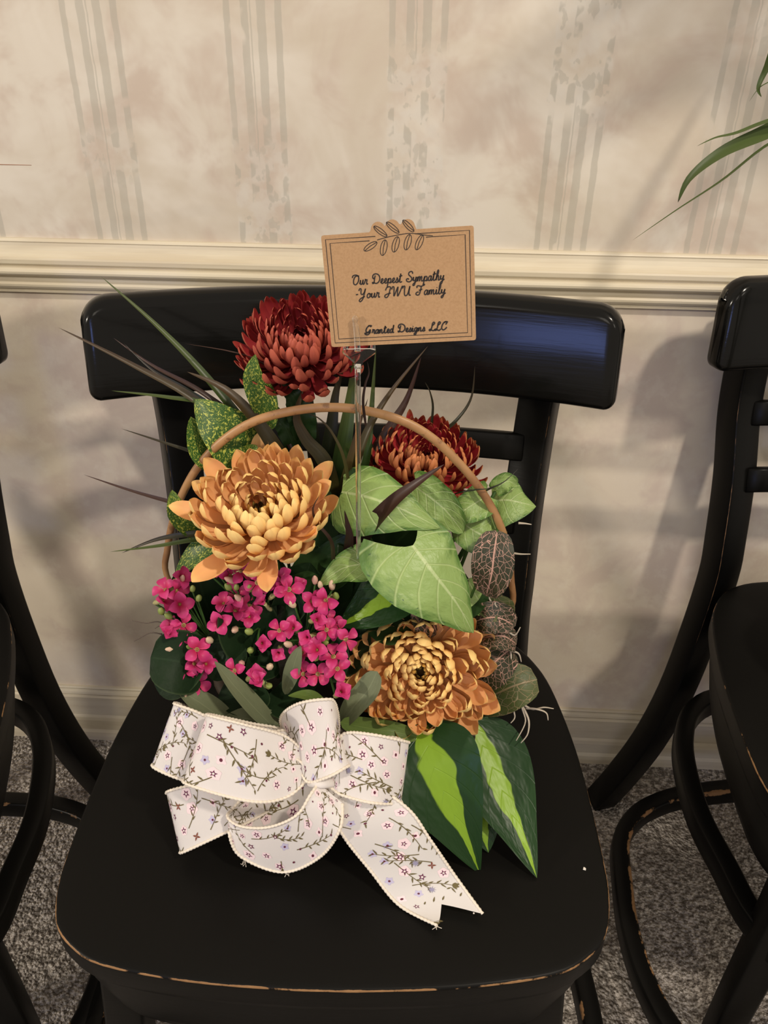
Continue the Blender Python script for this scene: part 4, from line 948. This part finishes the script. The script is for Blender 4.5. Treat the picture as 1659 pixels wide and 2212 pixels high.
GL = {  # single-stroke script glyphs: advance, strokes (x-height .45, cap 1)
 'O': (.78, [[(.02, .70), (.06, .88), (.25, .96), (.48, .93), (.66, .70), (.62, .30), (.42, .03), (.20, .08), (.14, .40), (.26, .75), (.48, .88), (.70, .84)]]),
 'D': (.85, [[(.30, .82), (.24, .45), (.20, .10), (.08, .04), (.05, .14), (.22, .10), (.45, .03), (.68, .18), (.78, .50), (.66, .82), (.40, .97), (.12, .90), (.04, .66), (.14, .50), (.22, .60)]]),
 'S': (.66, [[(.60, .76), (.58, .93), (.42, 1.0), (.24, .90), (.22, .70), (.40, .52), (.54, .34), (.50, .10), (.30, .0), (.08, .06), (.02, .24), (.16, .32), (.26, .22)]]),
 'Y': (.78, [[(.02, .74), (.08, .94), (.22, .92), (.22, .66), (.24, .44), (.38, .38), (.54, .58), (.64, .94), (.54, .40), (.40, -.10), (.20, -.34), (.08, -.22), (.26, .0), (.60, .16)]]),
 'J': (.66, [[(.10, .64), (.18, .88), (.38, .99), (.56, .92), (.50, .60), (.42, .20), (.26, -.06), (.08, -.02), (.06, .14), (.24, .26), (.60, .36)]]),
 'W': (1.05, [[(.02, .70), (.08, .94), (.22, .92), (.24, .50), (.26, .04), (.44, .50), (.60, .92), (.58, .40), (.62, .02), (.82, .45), (1.0, .96), (1.06, .86)]]),
 'U': (.82, [[(.0, .74), (.08, .95), (.20, .92), (.18, .50), (.22, .08), (.40, .03), (.54, .30), (.68, .94), (.62, .40), (.66, .06), (.80, .05)]]),
 'F': (.80, [[(.12, .70), (.10, .88), (.26, .92), (.50, .86), (.80, .98), (.72, 1.06), (.64, .98)], [(.52, .86), (.44, .40), (.36, .08), (.18, .0), (.04, .12), (.12, .28), (.30, .30)], [(.30, .48), (.46, .50), (.62, .58)]]),
 'G': (.80, [[(.68, .80), (.54, .97), (.30, .84), (.14, .50), (.18, .22), (.40, .22), (.60, .48), (.56, .10), (.36, -.10), (.10, -.06), (.02, .08), (.20, .10), (.66, .20)], [(.34, .97), (.62, .98), (.78, .92)]]),
 'L': (.62, [[(.30, .62), (.50, .78), (.54, .94), (.42, 1.0), (.32, .84), (.28, .50), (.20, .14), (.08, .0), (.0, .08), (.10, .17), (.30, .04), (.50, .0), (.64, .16)]]),
 'C': (.70, [[(.50, .66), (.62, .84), (.54, .98), (.32, .90), (.14, .56), (.12, .20), (.30, .02), (.52, .14), (.66, .34)], [(.30, .90), (.50, 1.0), (.74, .94)]]),
 'u': (.46, [[(0, .06), (.06, .30), (.08, .45), (.06, .15), (.14, .01), (.26, .14), (.34, .45), (.32, .12), (.38, .01), (.46, .08)]]),
 'o': (.42, [[(.22, .45), (.08, .34), (.05, .10), (.16, .0), (.30, .10), (.32, .34), (.22, .45), (.30, .36), (.42, .40)]]),
 'r': (.38, [[(0, .06), (.10, .38), (.10, .50), (.16, .42), (.28, .44), (.24, .15), (.30, .0), (.38, .08)]]),
 'e': (.36, [[(0, .08), (.14, .16), (.26, .34), (.20, .46), (.09, .36), (.07, .14), (.16, .0), (.28, .03), (.36, .12)]]),
 'p': (.44, [[(0, .06), (.10, .45), (.05, .0), (.0, -.40)], [(.06, .16), (.16, .40), (.30, .42), (.34, .20), (.24, .02), (.10, .06)], [(.24, .02), (.34, .02), (.44, .08)]]),
 's': (.34, [[(0, .06), (.14, .34), (.17, .47), (.25, .24), (.22, .04), (.10, .0), (.05, .08)], [(.22, .03), (.34, .08)]]),
 't': (.34, [[(0, .06), (.12, .45), (.18, .86), (.12, .30), (.12, .06), (.20, .0), (.34, .08)], [(.02, .58), (.16, .60), (.34, .66)]]),
 'y': (.44, [[(0, .08), (.06, .45), (.06, .18), (.14, .06), (.26, .18), (.34, .45), (.28, .0), (.18, -.34), (.06, -.38), (.08, -.22), (.44, .08)]]),
 'm': (.64, [[(0, .06), (.06, .45), (.05, .0), (.10, .28), (.20, .45), (.26, .36), (.24, .0), (.30, .28), (.40, .45), (.46, .36), (.44, .10), (.50, .0), (.64, .08)]]),
 'n': (.46, [[(0, .06), (.06, .45), (.05, .0), (.10, .28), (.20, .45), (.28, .36), (.26, .10), (.32, .0), (.46, .08)]]),
 'a': (.44, [[(.32, .38), (.20, .46), (.06, .30), (.05, .08), (.14, .0), (.26, .12), (.34, .45), (.30, .10), (.36, .0), (.44, .08)]]),
 'h': (.44, [[(0, .08), (.20, .60), (.24, .92), (.16, .94), (.08, .50), (.04, .0), (.10, .28), (.22, .45), (.28, .34), (.26, .08), (.32, .0), (.44, .08)]]),
 'i': (.24, [[(0, .06), (.08, .45), (.07, .10), (.12, .0), (.24, .08)], [(.10, .60), (.115, .64), (.13, .66)]]),
 'l': (.28, [[(0, .08), (.18, .60), (.20, .92), (.12, .92), (.07, .40), (.08, .06), (.15, .0), (.28, .08)]]),
 'd': (.46, [[(.28, .38), (.18, .46), (.05, .28), (.05, .06), (.14, .0), (.26, .14), (.36, .60), (.40, .92), (.34, .40), (.31, .08), (.37, .0), (.46, .08)]]),
 'g': (.44, [[(.32, .38), (.20, .46), (.06, .30), (.06, .08), (.14, .02), (.26, .14), (.34, .45), (.28, -.05), (.18, -.36), (.05, -.36), (.08, -.20), (.44, .08)]]),
 '-': (.30, [[(.04, .38), (.26, .40)]]), ' ': (.42, [])}
def text(line, x0, x1, y, cap, slant=.22):
    tot = sum(GL[c][0] for c in line); k = (x1-x0)/tot; x = x0; st = []
    for c in line:
        adv, ss = GL[c]
        for P in ss:
            Q = cat_rom(P, (len(P)-1)*6) if len(P) > 2 else P
            st.append([(x+px*k+slant*py*cap*.5, y+py*cap) for px, py in Q])
        x += adv*k
    return st
inkmesh('lettering', text('Our Deepest Sympathy', 18.0, 80.0, 41.2, 6.6), .40)
inkmesh('lettering', text('-Your JWU Family', 19.5, 80.5, 32.2, 6.6), .40)
inkmesh('lettering', text('Granted Designs LLC', 24.0, 80.5, 8.0, 5.6), .46)
# pick
s_ = NT('clear_plastic'); s_.fin((.93, .95, .95), .04, .5); s_.p.inputs['Transmission Weight'].default_value = 1.0; s_.p.inputs['IOR'].default_value = 1.46; M_CLEAR = s_.mat
pick = empty('card_pick', at(775, 1180, CY_+.02)); tag(pick, 'clear plastic card pick standing in front of the hoop handle', 'card holder'); pl = pick.location
stem = [at(775, 1240, CY_+.012)-pl, at(775, 1180, CY_+.008)-pl, at(774, 1000, CY_-.002)-pl, at(773, 790, CY_-.008)-pl]
V, F = sweep(cat_rom(stem, 14), rrect(.0019, .0017, .0006), Vector((0, -1, .2))); obj('stem', V, F, M_CLEAR, pick)
fk = [at(740, 757, CY_-.009), at(741, 763, CY_-.009), at(765, 783, CY_-.009), at(766, 796, CY_-.009), at(783, 796, CY_-.009), at(784, 783, CY_-.009), at(811, 763, CY_-.009), at(811, 756, CY_-.009), at(800, 753, CY_-.009), at(750, 754, CY_-.009)]
nf = len(fk); off = en*.0013
V = [p-pl+off for p in fk]+[p-pl-off for p in fk]
obj('fork', V, [tuple(range(nf))[::-1], tuple(range(nf, 2*nf))]+[(i, (i+1) % nf, nf+(i+1) % nf, nf+i) for i in range(nf)], M_CLEAR, pick, smooth=False)
pr = [at(773, 758, CY_-.0105)+en*.0018-pl, at(772, 730, CY_-.0095)+en*.002-pl, at(770, 706, CY_-.0085)+en*.002-pl, at(768, 698, CY_-.0082)+en*.002-pl, at(768, 688, CY_-.008)+en*.002-pl, at(768, 680, CY_-.008)+en*.002-pl]
V, F = sweep(cat_rom(pr, 20), circ(.0021, 8, .0011), en, scale=[1, 1, 1, 1, 1, 1, 1, 1, 1, 1, .98, .92, .8, .78, .85, 1.0, 1.05, 1.0, .8, .5, .15]); obj('front_prong', V, F, M_CLEAR, pick)
for xx in (746, 805):
    pr = [at(xx, 757, CY_-.009)-en*.0018-pl, at(xx-1, 730, CY_-.0075)-en*.0022-pl, at(xx-3, 700, CY_-.0062)-en*.0022-pl]
    V, F = sweep(cat_rom(pr, 8), circ(.0018, 8, .001), en); obj('back_prong', V, F, M_CLEAR, pick)

# ---------------------------------------------------------------- neighbouring house plant at the right
s_ = NT('long_leaf_green'); u_, v_, _ = s_.xyz(s_.coord('UV'))
c_ = s_.mix(s_.step(v_, .92, 1.0), s_.mix(s_.noise(s_.vec(s_.mul(u_, 14), v_, 0.0), 1.0), (.045, .072, .016), (.072, .100, .028)), (.03, .022, .014))
M_LONG = s_.fin(s_.mix(s_.back(), c_, (.085, .10, .05)), .4, .3)
hpY = -.26
lp = empty('long_leaf_plant', (.50, -.33, .452)); tag(lp, 'tall house plant whose long green leaves reach in at the right edge', 'potted plant')
crown = Vector((.50, -.33, 1.02))
s_ = NT('dark_glazed_pot'); M_POT = s_.fin((.03, .03, .035), .3)
V, F = sweep([Vector((0, 0, z)) for z in (0, .008, .07, .13, .135, .135, .12)], circ(1.0, 28), Vector((0, 1, 0)), scale=[.045, .05, .06, .07, .074, .066, .062]);  obj('pot', V, F, M_POT, lp)
def bl(pts, wpx, **k):
    leaf_px('leaf', lp, pts, wpx, M_LONG, kind='grass', cup=.25, nt=26, ns=6, **k)
for pts, w, rl in [([(1900, 215, -.29), (1780, 225, -.27), (1660, 285, -.26), (1560, 330, -.25), (1490, 385, -.24), (1464, 438, -.235)], 48, 10),
                   ([(1900, 225, -.29), (1780, 230, -.28), (1660, 262, -.262), (1590, 288, -.255), (1545, 298, -.25), (1505, 316, -.248)], 18, 30),
                   ([(1900, 240, -.30), (1790, 260, -.29), (1665, 310, -.27), (1560, 390, -.25), (1460, 455, -.235), (1365, 520, -.225)], 17, 40),
                   ([(1900, 60, -.29), (1780, 40, -.28), (1690, 80, -.27), (1655, 150, -.26), (1638, 190, -.258), (1645, 210, -.257)], 24, 10),
                   ([(1900, 80, -.29), (1790, 100, -.28), (1720, 140, -.27), (1670, 172, -.262), (1640, 190, -.258), (1618, 220, -.256)], 6, 10),
                   ([(1900, 300, -.30), (1850, 380, -.25), (1800, 450, -.2), (1760, 520, -.16), (1730, 600, -.12)], 40, 10),
                   ([(1900, 100, -.30), (1860, 0, -.22), (1820, -60, -.15), (1780, -80, -.1), (1740, -60, -.06)], 40, 10)]:
    bl(pts, w, roll=rl)
rl_ = random.Random(5)
for k in range(18):
    c0 = Vector((.535+rl_.uniform(-.02, .03), -.27+rl_.uniform(-.03, .03), 1.20+rl_.uniform(0, .16)))
    tip = c0+Vector((-rl_.uniform(.10, .34), rl_.uniform(-.05, .10), -rl_.uniform(0, .07)))
    leaf('leaf', lp, [c0, c0.lerp(tip, .35)+Vector((0, 0, .06)), c0.lerp(tip, .7)+Vector((0, 0, .045)), tip], rl_.uniform(.016, .03), M_LONG, kind='grass', cup=.25, nt=16, ns=4, seed=k)
tube('cane', [Vector((.03, .03, .135)), Vector((.035, .05, .5)), Vector((.04, .06, .86))], .007, M_STEM, lp, 14, 8)
for k in range(3):
    a = at(1900, (60, 215, 300)[k], -.295)-lp.location
    tube('cane', [Vector((.02*k-.02, 0, .135)), Vector((.02*k-.01, .005, .3)), a+Vector((.002, 0, 0))], .006, M_STEM, lp, 14, 8)
tw = empty('dry_twig', at(20, 356, -.12)); tag(tw, 'thin dry reddish twig tip entering at the left edge by the wallpaper', 'twig')
M_TWIG = NT('dry_twig_bark').fin((.35, .20, .13), .7)
obj_tw = tube('twig_tip', [Vector((-.76, -.40, .4515))-tw.location, Vector((-.80, -.33, .70))-tw.location, Vector((-.78, -.22, .90))-tw.location, at(-120, 352, -.14)-tw.location, at(-20, 355, -.13)-tw.location, at(68, 357, -.12)-tw.location], .0016, M_TWIG, tw, 30, 6, lambda t: 1-.8*t)
